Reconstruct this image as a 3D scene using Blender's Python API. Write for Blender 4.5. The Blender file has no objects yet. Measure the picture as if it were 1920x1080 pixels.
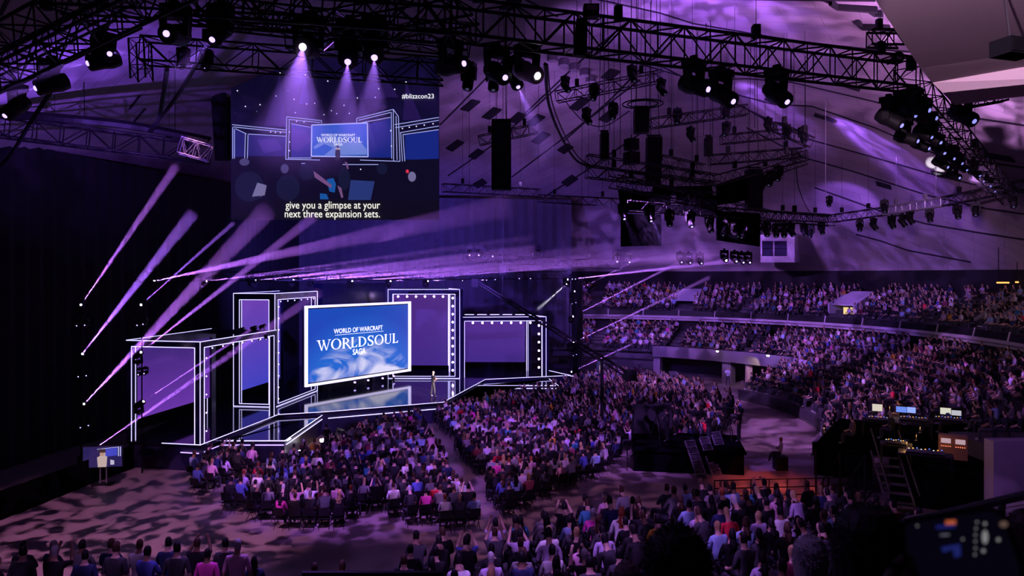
import bpy, bmesh, math, random
from mathutils import Vector, Matrix, Quaternion

# ------------------------------------------------------------------ camera
SC = bpy.context.scene
COL = SC.collection
F, CAMZ, HY = 1350.0, 10.2, 515.0
cam = bpy.data.objects.new('camera', bpy.data.cameras.new('camera'))
COL.objects.link(cam); SC.camera = cam
cam.location = (0, 0, CAMZ); cam.rotation_euler = (math.pi/2, 0, 0)
cam.data.sensor_width = 36.0; cam.data.lens = F/1920*36
cam.data.shift_y = -(540-HY)/1920
cam.data.dof.use_dof = True; cam.data.dof.focus_distance = 45.0; cam.data.dof.aperture_fstop = 3.2
cam.data.clip_start = 0.05; cam.data.clip_end = 400

def P(px, py, Y):                      # photo pixel at depth Y
    return Vector(((px-960)/F*Y, Y, CAMZ-(py-HY)/F*Y))
def G(px, py, z=0.0):                  # photo pixel on the level z
    return P(px, py, (CAMZ-z)*F/(py-HY))

# ------------------------------------------------------------------ world, exposure
vs = SC.view_settings
vs.view_transform = 'Standard'; vs.look = 'None'; vs.exposure = 0.0; vs.gamma = 1.0; vs.use_curve_mapping = False
W = bpy.data.worlds.new('dark_arena'); SC.world = W; W.use_nodes = True
W.node_tree.nodes['Background'].inputs[0].default_value = (0.22, 0.13, 0.55, 1)
W.node_tree.nodes['Background'].inputs[1].default_value = 0.004
SC.cycles.use_denoising = True
SC.cycles.max_bounces = 5; SC.cycles.diffuse_bounces = 2; SC.cycles.glossy_bounces = 3
SC.cycles.volume_bounces = 0; SC.cycles.transmission_bounces = 2
SC.cycles.caustics_reflective = False; SC.cycles.caustics_refractive = False
SC.cycles.sample_clamp_indirect = 3.0

ORD = ['first', 'second', 'third', 'fourth', 'fifth', 'sixth', 'seventh', 'eighth', 'ninth', 'tenth', 'eleventh', 'twelfth', 'thirteenth', 'fourteenth', 'fifteenth', 'sixteenth', 'seventeenth', 'eighteenth', 'nineteenth']
ORD += ['twentieth']+['twenty-'+w for w in ORD[:9]]+['thirtieth']+['thirty-'+w for w in ORD[:9]]+['fortieth']+['forty-'+w for w in ORD[:9]]+['fiftieth']+['fifty-'+w for w in ORD[:9]]
VIOLET = (0.36, 0.15, 1.0); PURPLE = (0.50, 0.20, 0.95); LILAC = (0.72, 0.42, 1.0); PINK = (0.95, 0.48, 0.78); BLUE = (0.16, 0.12, 1.0)
def spot(name, loc, target, energy, color, deg, blend=0.5, soft=0.15, gobo=0.0, lo=0.15, parent=None):
    l = bpy.data.lights.new(name, 'SPOT'); l.energy = energy; l.color = color
    l.spot_size = math.radians(deg); l.spot_blend = blend; l.shadow_soft_size = soft
    o = bpy.data.objects.new(name, l); COL.objects.link(o)
    d = Vector(target)-Vector(loc)
    o.location = loc; o.rotation_euler = d.to_track_quat('-Z', 'Y').to_euler()
    if parent is not None:
        o.parent = parent; o.location = Vector(loc)-parent.location
    if gobo:                           # break-up pattern wheel in the lamp
        l.use_nodes = True; nt = l.node_tree; em = nt.nodes['Emission']
        tc = nt.nodes.new('ShaderNodeTexCoord'); n = nt.nodes.new('ShaderNodeTexNoise'); r = nt.nodes.new('ShaderNodeMapRange')
        n.inputs['Scale'].default_value = gobo; n.inputs['Detail'].default_value = 2.0
        r.inputs['From Min'].default_value = 0.44; r.inputs['From Max'].default_value = 0.57
        r.inputs['To Min'].default_value = lo; r.inputs['To Max'].default_value = 1.0
        nt.links.new(tc.outputs['Normal'], n.inputs['Vector']); nt.links.new(n.outputs[0], r.inputs[0])
        nt.links.new(r.outputs[0], em.inputs['Strength'])
    return o

CX, CY = 3.0, 51.0
ZR, HD, RA, RBF, RBN = 10.35, 16.6, 39.0, 39.0, 78.0
def domez(x, y):
    b = RBF if y > CY else RBN
    r2 = ((x-CX)/RA)**2+((y-CY)/b)**2
    return ZR+HD*(1-r2)
def ondome(px, py, off=.0):            # where the view through a photo pixel meets the shell
    dx, dz = (px-960)/F, -(py-HY)/F
    lo, hi = 5.0, 120.0
    for k in range(400):
        y = 5+k*.3
        if CAMZ+dz*y > domez(dx*y, y)-off: hi = y; lo = y-.3; break
    for _ in range(24):
        m = (lo+hi)/2
        if CAMZ+dz*m > domez(dx*m, m)-off: hi = m
        else: lo = m
    return Vector((dx*lo, lo, domez(dx*lo, lo)-off))
# house wash: unseen spots without fixtures, thrown on the crowd, the floor and the roof shell
CROWD = 0.62
spot('crowd_wash', (-5, 21, 15.5), (-7, 38, 0), 38000*CROWD, (0.46, 0.17, 1.0), 55, .6, .04, gobo=24, lo=.12)
spot('crowd_wash', (7, 27, 15.5), (5, 47, 0), 38000*CROWD, (0.48, 0.18, 1.0), 52, .6, .04, gobo=24, lo=.12)
spot('floor_wash', (-13, 22, 15.5), (-15, 29.5, 0), 15000*CROWD, (1.0, 0.40, 0.90), 56, .5, .02, gobo=25, lo=.0)
spot('crowd_wash', (0, 11, 14.5), (5, 18, 3), 9000*CROWD, (0.52, 0.22, 1.0), 80, .6, .04, gobo=16, lo=.15)
spot('crowd_wash', (-7, 9, 14.5), (-8, 15, 3), 3300*CROWD, (0.62, 0.26, 1.0), 80, .6, .04, gobo=12, lo=.15)
spot('floor_wash', (2, 24, 15), (1, 31, 0), 6000*CROWD, (1.0, 0.40, 0.85), 50, .5, .02, gobo=25, lo=.03)
spot('floor_wash', (14, 36, 15), (15.5, 46, 0), 11000*CROWD, (0.80, 0.36, 1.0), 34, .5, .02, gobo=26, lo=.04)
spot('tier_wash', (6, 42, 15.5), (25, 48, 2), 46000*CROWD, (0.58, 0.23, 1.0), 58, .6, .04, gobo=22, lo=.25)
spot('tier_wash', (6, 48, 16), (20, 70, 3), 46000*CROWD, (0.54, 0.22, 1.0), 66, .6, .04, gobo=22, lo=.25)
spot('tier_wash', (8, 52, 15), (31, 68, 7), 40000*CROWD, (0.36, 0.15, 1.0), 50, .6, .04, gobo=26, lo=.2)
spot('tier_wash', (6, 52, 15), (16, 84, 7), 40000*CROWD, (0.36, 0.15, 1.0), 50, .6, .04, gobo=26, lo=.2)
spot('backdrop_fill', (-4, 46, 13), (-1, 73, 7), 15000, (.22, .09, 1.0), 80, .7, .1)  # added spots lift the backdrop in place of the stage haze glow
spot('backdrop_fill', (-14, 46, 13), (-16, 70, 8), 16000, (.15, .09, 1.0), 80, .7, .1)
spot('follow_spot', (2.5, 33, 12.2), (-5.7, 51.9, 2.5), 90000, (1.0, 0.74, 0.72), 5, .4, .02)

def roofspot(px, py, frm, energy, col, deg, blend=.6, gobo=0, lo=.4):  # spots added for the shell alone, placed clear of the rig, no fixtures
    """unseen spot added just under the roof shell; frm = offset from its target, or a photo point and a drop below the shell"""
    t = ondome(px, py); p = t+Vector(frm) if len(frm) == 3 and frm[0] < 100 else ondome(frm[0], frm[1])-Vector((0, 0, frm[2]))
    spot('roof_fill', p, t, energy, col, deg, blend, .1, gobo, lo)
roofspot(1330, 20, (-3, -6, -5), 12000, (.38, .13, 1.0), 95, .9, 9, .35)
roofspot(1170, 50, (-2, -6, -6), 3000, (.42, .17, .9), 95, .9, 7, .4)
roofspot(1620, 60, (0, -7, -5), 8500, (.70, .31, .85), 105, .9, 9, .4)
roofspot(1650, 280, (1430, 150, 2.2), 24000, (.34, .12, 1.0), 24, .7, 16, .35)
roofspot(1440, 195, (1290, 100, 2.5), 11000, (.34, .12, 1.0), 28, .7, 16, .3)
roofspot(1592, 374, (-3, -6, -4), 2200, (.34, .12, 1.0), 46, .6)
roofspot(1800, 230, (-4, -7, -5), 5500, (.66, .30, .85), 110, .9, 9, .4)
roofspot(985, 190, (0, -7, -8), 4600, (.42, .18, .86), 120, .9, 6, .5)
roofspot(1300, 440, (0, -9, -4), 200, (.36, .14, .95), 120, .9)
roofspot(200, 150, (3, -6, -6), 4600, (.25, .09, .95), 120, .9, 6, .5)
roofspot(1700, 440, (-4, -9, -4), 1300, (.36, .15, .95), 120, .9)
roofspot(1748, 306, (1690, 340, 3.0), 5000, (.9, .85, 1.0), 8, .1)
roofspot(1762, 318, (1690, 340, 3.0), 5000, (.9, .85, 1.0), 6, .1)
spot('rib_fill', (0, 4, 11.5), P(1880, 60, 14), 800, (.55, .24, .70), 70, .8, .1)  # added spot near the camera that brightens the rib
spot('side_wall_fill', (16, 24, 9), (22, 29.5, 2), 420, (.42, .17, 1.0), 60, .7, .1)  # unseen spot added to bring up the side wall
spot('near_fill', (-3, 5, 14), (2.2, 4.0, 9.0), 260, (.5, .25, 1.0), 50, .6, .1)  # unseen spot added to pick out the closest heads
spot('parapet_fill', (0, 3, 12), P(1800, 960, 5.5), 200, (.7, .35, .9), 22, .6, .1)  # added spot that tints the parapet top
spot('rib_strip_fill', (3.5, 6.5, 14.95), (12.0, 17.6, 15.0), 13000, (1, .62, .95), 26, .3, .05)  # added spot aimed level so mainly the upright rib face catches it
spot('truss_hit_fill', P(300, 330, 33), P(362, 278, 36), 500, (1, .45, .7), 22, .5, .02)  # added pink spot in place of a beam hitting the truss

# ------------------------------------------------------------------ helpers
def tag(o, label=None, cat=None, group=None, kind=None):
    if label: o['label'] = label
    if cat: o['category'] = cat
    if group: o['group'] = group
    if kind: o['kind'] = kind
    return o
def empty(name, loc=(0, 0, 0)):
    o = bpy.data.objects.new(name, None); COL.objects.link(o); o.location = loc; o.empty_display_size = .2
    return o
MATS = {}
def mat(name, color=(.5, .5, .5), rough=.6, metal=0.0, emit=None, strength=0.0, vary=.25, scale=3.0, bump=0.0, spec=.5, alpha=None):
    if name in MATS: return MATS[name]
    m = bpy.data.materials.new(name); m.use_nodes = True; nt = m.node_tree
    b = nt.nodes['Principled BSDF']
    b.inputs['Roughness'].default_value = rough; b.inputs['Metallic'].default_value = metal
    b.inputs['Specular IOR Level'].default_value = spec
    tc = nt.nodes.new('ShaderNodeTexCoord'); n = nt.nodes.new('ShaderNodeTexNoise'); n.inputs['Scale'].default_value = scale
    n.inputs['Detail'].default_value = 4.0
    nt.links.new(tc.outputs['Object'], n.inputs['Vector'])
    mx = nt.nodes.new('ShaderNodeMix'); mx.data_type = 'RGBA'
    mx.inputs[6].default_value = tuple(c*(1-vary) for c in color)+(1,)
    mx.inputs[7].default_value = tuple(min(1, c*(1+vary)) for c in color)+(1,)
    nt.links.new(n.outputs[0], mx.inputs[0]); nt.links.new(mx.outputs[2], b.inputs['Base Color'])
    if bump:
        bp = nt.nodes.new('ShaderNodeBump'); bp.inputs['Strength'].default_value = bump; bp.inputs['Distance'].default_value = .05
        nt.links.new(n.outputs[0], bp.inputs['Height']); nt.links.new(bp.outputs[0], b.inputs['Normal'])
    if emit:
        b.inputs['Emission Color'].default_value = tuple(emit)+(1,); b.inputs['Emission Strength'].default_value = strength
    MATS[name] = m
    return m
class MB:
    def __init__(s): s.v = []; s.f = []; s.m = []; s.mi = 0
    def poly(s, pts):
        i = len(s.v); s.v += [tuple(p) for p in pts]; s.f.append(tuple(range(i, i+len(pts)))); s.m.append(s.mi)
    def hexa(s, a, b):                 # two rings of equal length joined, closed at both ends
        n = len(a); i = len(s.v); s.v += [tuple(p) for p in a]+[tuple(p) for p in b]
        s.f += [(i+k, i+(k+1) % n, i+n+(k+1) % n, i+n+k) for k in range(n)]
        s.f += [tuple(range(i+n-1, i-1, -1)), tuple(range(i+n, i+2*n))]
        s.m += [s.mi]*(n+2)
    def box(s, c, size, rot=None):
        x, y, z = (q/2 for q in size); c = Vector(c)
        R = rot if rot is not None else Matrix.Identity(3)
        f = lambda a, b, d: c+R@Vector((a, b, d))
        s.hexa([f(-x, -y, -z), f(x, -y, -z), f(x, y, -z), f(-x, y, -z)], [f(-x, -y, z), f(x, -y, z), f(x, y, z), f(-x, y, z)])
    def tube(s, p0, p1, r0, r1=None, n=8):
        p0, p1 = Vector(p0), Vector(p1); d = p1-p0
        q = d.to_track_quat('Z', 'Y').to_matrix(); r1 = r0 if r1 is None else r1
        ring = lambda p, r: [p+q@Vector((r*math.cos(2*math.pi*k/n), r*math.sin(2*math.pi*k/n), 0)) for k in range(n)]
        s.hexa(ring(p0, r0), ring(p1, r1))
    def path(s, pts, r, n=6):
        for a, b in zip(pts, pts[1:]): s.tube(a, b, r, n=n)
    def lathe(s, prof, n=16, M=None):
        M = M or Matrix.Identity(4)
        rings = [[M@Vector((r*math.cos(2*math.pi*k/n), r*math.sin(2*math.pi*k/n), z)) for k in range(n)] for r, z in prof]
        i = len(s.v)
        for g in rings: s.v += [tuple(p) for p in g]
        for j in range(len(rings)-1):
            for k in range(n):
                s.f.append((i+j*n+k, i+j*n+(k+1) % n, i+(j+1)*n+(k+1) % n, i+(j+1)*n+k)); s.m.append(s.mi)
        e = i+(len(rings)-1)*n
        s.f += [tuple(range(i+n-1, i-1, -1)), tuple(range(e, e+n))]; s.m += [s.mi]*2
    def extrude(s, poly, z0, z1):      # xy polygon
        s.hexa([(p[0], p[1], z0) for p in poly], [(p[0], p[1], z1) for p in poly])
    def mesh(s, name, mats, smooth=False):
        me = bpy.data.meshes.new(name); me.from_pydata(s.v, [], s.f)
        for m in (mats if isinstance(mats, (list, tuple)) else [mats]): me.materials.append(m)
        if isinstance(mats, (list, tuple)) and len(mats) > 1: me.polygons.foreach_set('material_index', s.m)
        if smooth: me.polygons.foreach_set('use_smooth', [True]*len(me.polygons))
        bm = bmesh.new(); bm.from_mesh(me); bmesh.ops.recalc_face_normals(bm, faces=bm.faces); bm.to_mesh(me); bm.free()
        return me
    def build(s, name, mats, parent=None, smooth=False):
        return put(name, s.mesh(name, mats, smooth), parent)
def put(name, me, parent=None, M=None):
    o = bpy.data.objects.new(name, me); COL.objects.link(o)
    if parent is not None: o.parent = parent; parent_off(o, parent)
    if M is not None:
        o.matrix_basis = (Matrix.Translation(-WORLD(parent)) if parent is not None else Matrix.Identity(4)) @ M
    return o
def WORLD(o):
    v = Vector((0, 0, 0))
    while o is not None: v = v+o.location; o = o.parent
    return v
def parent_off(o, parent): o.location = -WORLD(parent)       # meshes are written in world coordinates
_UB = {}
def unit_bar(m, n=5):
    k = (m.name, n)
    if k not in _UB:
        b = MB(); b.tube((0, 0, 0), (0, 0, 1), 1, n=n); _UB[k] = b.mesh('bar', m)
    return _UB[k]
def bar(name, p0, p1, r, m, parent, n=5):
    p0, p1 = Vector(p0), Vector(p1); d = p1-p0
    M = Matrix.Translation(p0) @ d.to_track_quat('Z', 'Y').to_matrix().to_4x4() @ Matrix.Diagonal((r, r, d.length, 1))
    return put(name, unit_bar(m, n), parent, M)
_UX = {}
def ubox(name, c, size, m, parent, rz=0.0, R=None):
    if m.name not in _UX:
        b = MB(); b.box((0, 0, 0), (1, 1, 1)); _UX[m.name] = b.mesh('box_piece', m)
    R = R if R is not None else Matrix.Rotation(rz, 3, 'Z')
    M = Matrix.Translation(c) @ R.to_4x4() @ Matrix.Diagonal((size[0], size[1], size[2], 1))
    return put(name, _UX[m.name], parent, M)

BLACK = mat('black_steel', (.009, .008, .011), .55, spec=.25)
NAVY = mat('gloss_navy', (.012, .012, .035), .25, .0)
DRAPE = mat('black_drape', (.010, .009, .013), .95, scale=1.2)
CONC = mat('roof_concrete', (.40, .34, .36), .85, vary=.35, scale=.35, bump=.2)
def board_marks(m):                    # faint formwork joints in the concrete
    nt = m.node_tree; bs = nt.nodes['Principled BSDF']; src = bs.inputs['Base Color'].links[0].from_socket
    tc = nt.nodes.new('ShaderNodeTexCoord'); br = nt.nodes.new('ShaderNodeTexBrick'); mp = nt.nodes.new('ShaderNodeMapping'); mp.inputs['Rotation'].default_value = (0, 0, .6)
    nt.links.new(tc.outputs['Object'], mp.inputs[0]); nt.links.new(mp.outputs[0], br.inputs['Vector'])
    br.inputs['Scale'].default_value = 1.0; br.inputs['Brick Width'].default_value = 4.2; br.inputs['Row Height'].default_value = 1.15; br.inputs['Mortar Size'].default_value = .035
    br.inputs['Color1'].default_value = (1, 1, 1, 1); br.inputs['Color2'].default_value = (.86, .86, .86, 1); br.inputs['Mortar'].default_value = (.70, .70, .70, 1)
    mx = nt.nodes.new('ShaderNodeMix'); mx.data_type = 'RGBA'; mx.blend_type = 'MULTIPLY'; mx.inputs[0].default_value = 1.0
    nt.links.new(src, mx.inputs[6]); nt.links.new(br.outputs['Color'], mx.inputs[7]); nt.links.new(mx.outputs[2], bs.inputs['Base Color'])
board_marks(CONC)
VELVET = mat('black_velvet', (.003, .003, .004), 1.0, spec=0)
LED = mat('led_strip', (.8, .8, 1), .4, emit=(.56, .51, 1.0), strength=1.8)
LEDP = mat('led_strip_violet', (.8, .7, 1), .4, emit=(.52, .34, 1.0), strength=1.7)
SBULB = mat('small_bulb_glass', (.9, .8, 1), .3, emit=(.66, .5, 1.0), strength=7.0)
BULB = mat('bulb_glass', (.9, .8, 1), .3, emit=(.66, .42, 1.0), strength=42.0)
LENS = mat('lamp_lens_lit', (.8, .8, 1), .2, emit=(.50, .36, 1.0), strength=2.2)
LENSHOT = mat('lamp_lens_hot', (.8, .8, 1), .2, emit=(.75, .55, 1.0), strength=40.0)
LENSWHITE = mat('lamp_lens_white', (.9, .9, .9), .2, emit=(.95, .9, 1.0), strength=25.0)
LENSOFF = mat('lamp_lens_dim', (.12, .11, .2), .1, emit=(.45, .4, 1.0), strength=.10)
LENSBLUE = mat('lamp_lens_blue', (.3, .3, .6), .15, emit=(.30, .30, 1.0), strength=1.1)
SEAM = mat('seam_dark', (.012, .010, .016), .9)
# ------------------------------------------------------------------ roof shell
def build_dome():
    nr, na = 40, 120; v = []; f = []
    for j in range(nr+1):
        r = (j/nr)
        for k in range(na):
            a = 2*math.pi*k/na; s = math.sin(a)
            x = CX+RA*r*math.cos(a); y = CY+(RBF if s > 0 else RBN)*r*s
            v.append((x, y, domez(x, y)))
    for j in range(nr):
        for k in range(na):
            f.append((j*na+k, j*na+(k+1) % na, (j+1)*na+(k+1) % na, (j+1)*na+k))
    # rim drop and outer skin give the shell its thickness
    o = len(v)
    for k in range(na):
        x, y, z = v[nr*na+k]; v.append((x, y, z-.35))
    for k in range(na):
        x, y, z = v[nr*na+k]; v.append((CX+(x-CX)*1.03, CY+(y-CY)*1.03, z-.35))
    for k in range(na):
        k2 = (k+1) % na
        f.append((nr*na+k, nr*na+k2, o+k2, o+k)); f.append((o+k, o+k2, o+na+k2, o+na+k))
    me = bpy.data.meshes.new('ceiling'); me.from_pydata(v, [], f); me.materials.append(CONC)
    me.polygons.foreach_set('use_smooth', [True]*len(f)); me.update()
    ob = put('ceiling', me); tag(ob, 'shallow domed concrete roof shell lit violet above the arena', 'ceiling', kind='structure')
    return ob
DOME = build_dome()
def strip_on_dome(name, pts, w, off=.05, m=SEAM, parent=DOME):
    # a narrow strip lying against the shell, run through photo points
    q = []
    for (a, b), (c, d) in zip(pts, pts[1:]):
        n = max(2, int(math.hypot(c-a, d-b)/14))
        q += [ondome(a+(c-a)*t/n, b+(d-b)*t/n, off) for t in range(n)]
    q.append(ondome(*pts[-1], off))
    mb = MB(); i0 = 0
    L = []
    for i, p in enumerate(q):
        t = (q[min(i+1, len(q)-1)]-q[max(i-1, 0)]).normalized(); s = t.cross(Vector((0, 0, 1))).normalized()*w/2
        a, b = p-s, p+s
        a.z = domez(a.x, a.y)-off; b.z = domez(b.x, b.y)-off
        L.append([a, b, b+Vector((0, 0, off)), a+Vector((0, 0, off))])
    for r0, r1 in zip(L, L[1:]): mb.hexa(r0, r1)
    return mb.build(name, m, parent)
SEAMS = [
 [(1120, 0), (1200, 17), (1240, 26), (1300, 45), (1400, 62), (1500, 79), (1620, 92), (1720, 99), (1920, 112)],
 [(1190, 118), (1300, 150), (1400, 148), (1485, 155), (1600, 182), (1675, 200), (1760, 212), (1920, 236)],
 [(1230, 120), (1330, 170), (1400, 205), (1452, 235)],
 [(1330, 165), (1450, 196), (1522, 200), (1640, 240), (1760, 292), (1920, 315)],
 [(1400, 205), (1517, 262), (1640, 296), (1740, 325), (1820, 345), (1920, 362)],
 [(1400, 240), (1510, 297), (1600, 322), (1740, 367), (1850, 392), (1920, 402)],
 [(1527, 352), (1647, 395), (1735, 420), (1830, 436), (1920, 450)],
 [(1605, 440), (1650, 452), (1702, 470), (1820, 492)],
 [(825, 235), (912, 147), (960, 98)], [(972, 225), (1097, 107), (1180, 40)], [(1055, 267), (1147, 185), (1210, 120)],
 [(840, 330), (920, 275), (1000, 205), (1050, 160)], [(960, 332), (1048, 266), (1132, 202), (1200, 150)],
 [(1020, 370), (1097, 322), (1150, 285), (1220, 238)],
 [(985, 0), (1045, 32)], [(0, 30), (15, 0)], [(243, 205), (262, 180)], [(252, 228), (272, 205)],
]
for s in SEAMS: strip_on_dome('roof_seam', s, .15)
# short vent slots beside the seams
def slot(px, py, dx, dy, w=.9):
    return strip_on_dome('roof_vent', [(px-dx, py-dy), (px+dx, py+dy)], w, .12)
for a in [(882, 199, 11, -9), (922, 214, 11, -9), (970, 222, 9, -8), (1005, 226, 10, -8), (1014, 260, 11, -9), (1087, 196, 12, -10), (1140, 220, 10, -8), (1145, 141, 9, -8),
          (1068, 340, 10, -7), (1060, 280, 9, -6), (893, 290, 9, -7), (853, 274, 11, -8), (957, 11, 8, -8), (900, 345, 9, -5)]: slot(*a)
for a in [(1657, 349, 14, 4), (1768, 330, 20, 4), (1590, 163, 22, 7), (1450, 192, 14, 6), (1545, 222, 18, 6), (1875, 297, 24, 4)]: slot(*a, .5)
for s in [[(1557, 10), (1570, 19), (1645, 24)], [(1608, 47), (1617, 56), (1668, 58)], [(1632, 25), (1640, 31), (1655, 31)], [(1100, -4), (1640, 2)]]: strip_on_dome('roof_catwalk_rail', s, .2, .3)
# ------------------------------------------------------------------ arena floor and tiers
def pol(R, deg): return (CX+R*math.cos(math.radians(deg)), CY+R*math.sin(math.radians(deg)))
def ring(mb, R0, z0, R1, z1, a0, a1, n=60):
    for k in range(n):
        t0, t1 = a0+(a1-a0)*k/n, a0+(a1-a0)*(k+1)/n
        mb.poly([pol(R0, t0)+(z0,), pol(R0, t1)+(z0,), pol(R1, t1)+(z1,), pol(R1, t0)+(z1,)])
FLOORM = mat('arena_floor', (.22, .165, .17), .5, vary=.15, scale=.8)
b = MB(); b.box((0, 40, -.1), (110, 120, .2)); o = b.build('floor', FLOORM); tag(o, 'flat arena floor with mottled light across it', 'floor', kind='structure')
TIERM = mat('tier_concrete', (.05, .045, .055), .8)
BANDM = mat('painted_band', (.42, .36, .42), .6, vary=.08)
WALLM = mat('tier_wall_paint', (.20, .17, .21), .7, vary=.1)
def zlow(R): return .75+(R-17.5)*.28
def zup(R): return 5.95+(R-30.6)*.31
A0L, A1L = -33, 25
b = MB()
R = 17.5
while R < 29.6:                       # right-hand bank: stepped rows
    ring(b, R, zlow(R), R+.9, zlow(R), A0L, A1L, 30); ring(b, R+.9, zlow(R), R+.9, zlow(R+.9), A0L, A1L, 30); R += .9
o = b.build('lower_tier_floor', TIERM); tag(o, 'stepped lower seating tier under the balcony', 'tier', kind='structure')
b = MB(); R = 23.5
while R < 29.6:
    ring(b, R, zlow(R), R+.9, zlow(R), A1L, 125, 40); ring(b, R+.9, zlow(R), R+.9, zlow(R+.9), A1L, 125, 40); R += .9
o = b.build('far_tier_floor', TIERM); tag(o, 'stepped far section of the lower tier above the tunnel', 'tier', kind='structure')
b = MB(); R = 30.6
while R < 37.6:
    ring(b, R, zup(R), R+.9, zup(R), -60, 135, 70); ring(b, R+.9, zup(R), R+.9, zup(R+.9), -60, 135, 70); R += .9
ring(b, 29.8, 5.55, 38, 5.55, -60, 135, 70)
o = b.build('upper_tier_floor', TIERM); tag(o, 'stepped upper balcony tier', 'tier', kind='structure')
b = MB(); ring(b, 17.4, 0, 17.4, .8, A0L-4, A1L+2, 40); ring(b, 17.4, .8, 17.6, .8, A0L-4, A1L+2, 40)
o = b.build('arena_wall', TIERM); tag(o, 'low dark curved wall round the arena floor', 'wall', kind='structure')
b = MB(); ring(b, 17.38, 0, 17.3, .10, A0L-4, A1L+2, 40); ring(b, 17.3, .10, 17.5, .12, A0L-4, A1L+2, 40)
o = b.build('baseboard_right', mat('kerb_green', (.10, .13, .08), .5)); tag(o, 'thin pale kerb curving along the floor edge', 'kerb', kind='structure')
b = MB(); ring(b, 38.0, 5.5, 38.0, 10.6, -60, 135, 70); ring(b, 30.5, 0, 30.5, 5.5, -60, 135, 70)
o = b.build('wall_back', DRAPE); tag(o, 'black rear wall behind the seating tiers', 'wall', kind='structure')
b = MB(); ring(b, 30.0, 5.30, 30.0, 5.78, -60, 135, 80); ring(b, 30.0, 5.3, 30.6, 5.3, -60, 135, 80); ring(b, 30.0, 5.78, 30.2, 5.78, -60, 135, 80)
BALC = b.build('balcony_wall', BANDM); tag(BALC, 'pale curved balcony edge band running round the hall', 'balcony edge', kind='structure')
for k in range(26):                   # dark rail panels between pale posts
    t0, t1 = -58+k*7.4, -58+(k+1)*7.4
    mb = MB(); 
    for j in range(4):
        u0, u1 = t0+.25+(t1-t0-.5)*j/4, t0+.25+(t1-t0-.5)*(j+1)/4
        mb.hexa([pol(30.05, u0)+(5.8,), pol(30.05, u1)+(5.8,), pol(30.12, u1)+(5.8,), pol(30.12, u0)+(5.8,)],
                [pol(30.15, u0)+(6.32,), pol(30.15, u1)+(6.32,), pol(30.22, u1)+(6.32,), pol(30.22, u0)+(6.32,)])
    mb.build('rail_panel', BLACK, BALC)
    bar('rail_post', pol(30.0, t0)+(5.6,), pol(30.2, t0)+(6.4,), .06, BANDM, BALC)
# far tunnel: wall band over a dark opening, side walls, pillars
b = MB(); ring(b, 23.4, 2.05, 23.4, 3.1, A1L, 62, 20); ring(b, 23.4, 3.1, 23.7, 3.1, A1L, 62, 20); ring(b, 23.4, 2.05, 26, 2.05, A1L, 62, 20)
o = b.build('tunnel_wall', WALLM); tag(o, 'purple-lit wall band over the tunnel mouth at the far floor end', 'wall', kind='structure')
b = MB(); ring(b, 26.5, 0, 26.5, 3, A1L, 62, 20); ring(b, 23.4, 1.75, 23.4, 2.3, 62, 118, 24); ring(b, 23.7, 0, 23.7, 2.3, 62, 118, 24)
o = b.build('tunnel_back_wall', TIERM); tag(o, 'dark wall inside the tunnel and beside it', 'wall', kind='structure')
for a in (44, 61.5):
    b = MB(); p = pol(24.2, a); b.box((p[0], p[1], 1.05), (.9, .9, 2.1), Matrix.Rotation(math.radians(a), 3, 'Z'))
    o = b.build('tunnel_pillar', WALLM); tag(o, 'purple-grey pillar in the tunnel mouth', 'pillar', kind='structure')
# right-hand side wall and its top rail
b = MB(); b.hexa([(19.8, 29.6, 0), (30, 28.6, 0), (30, 29.2, 0), (19.8, 30.2, 0)], [(19.8, 29.6, 3.35), (30, 28.6, 3.7), (30, 29.2, 3.7), (19.8, 30.2, 3.35)])
o = b.build('wall_right', mat('side_wall_paint', (.42, .36, .42), .7, vary=.1)); tag(o, 'plain side wall of the seating bank lit violet', 'wall', kind='structure')
b = MB(); b.box((24.5, 31.5, 1.5), (9, 3, 3.0)); o = b.build('side_bank_floor', TIERM); tag(o, 'seating bank floor behind the side wall', 'tier', kind='structure')
# near roof rib in the upper right
NEAR = mat('near_rib_paint', (.46, .36, .40), .8, vary=.06, scale=.6)
# horizontal soffit, upright face shaped to catch the added strip spot, lower soffit
Lp = [P(1548, -140, 10.63), P(1726, 128, 18.0), P(1748, 155, 19.25), P(1767, 174, 19.3), P(1790, 197, 20.7)]
Rp = [P(2080, -260, 8.99), P(2080, 75, 15.83), P(2080, 98, 16.6), P(2080, 142, 16.65), P(2080, 160, 17.5)]
b = MB()
for i in range(4): b.poly([Lp[i], Rp[i], Rp[i+1], Lp[i+1]])
up = Vector((.2, .6, 1.6))
for i in range(4): b.poly([Lp[i], Lp[i+1], Lp[i+1]+up, Lp[i]+up])
b.poly([Lp[4], Rp[4], Rp[4]+up, Lp[4]+up])
RIB = b.build('roof_rib_beam', NEAR); tag(RIB, 'broad folded roof rib close overhead with one brightly lit strip', 'roof rib', kind='structure')

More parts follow.
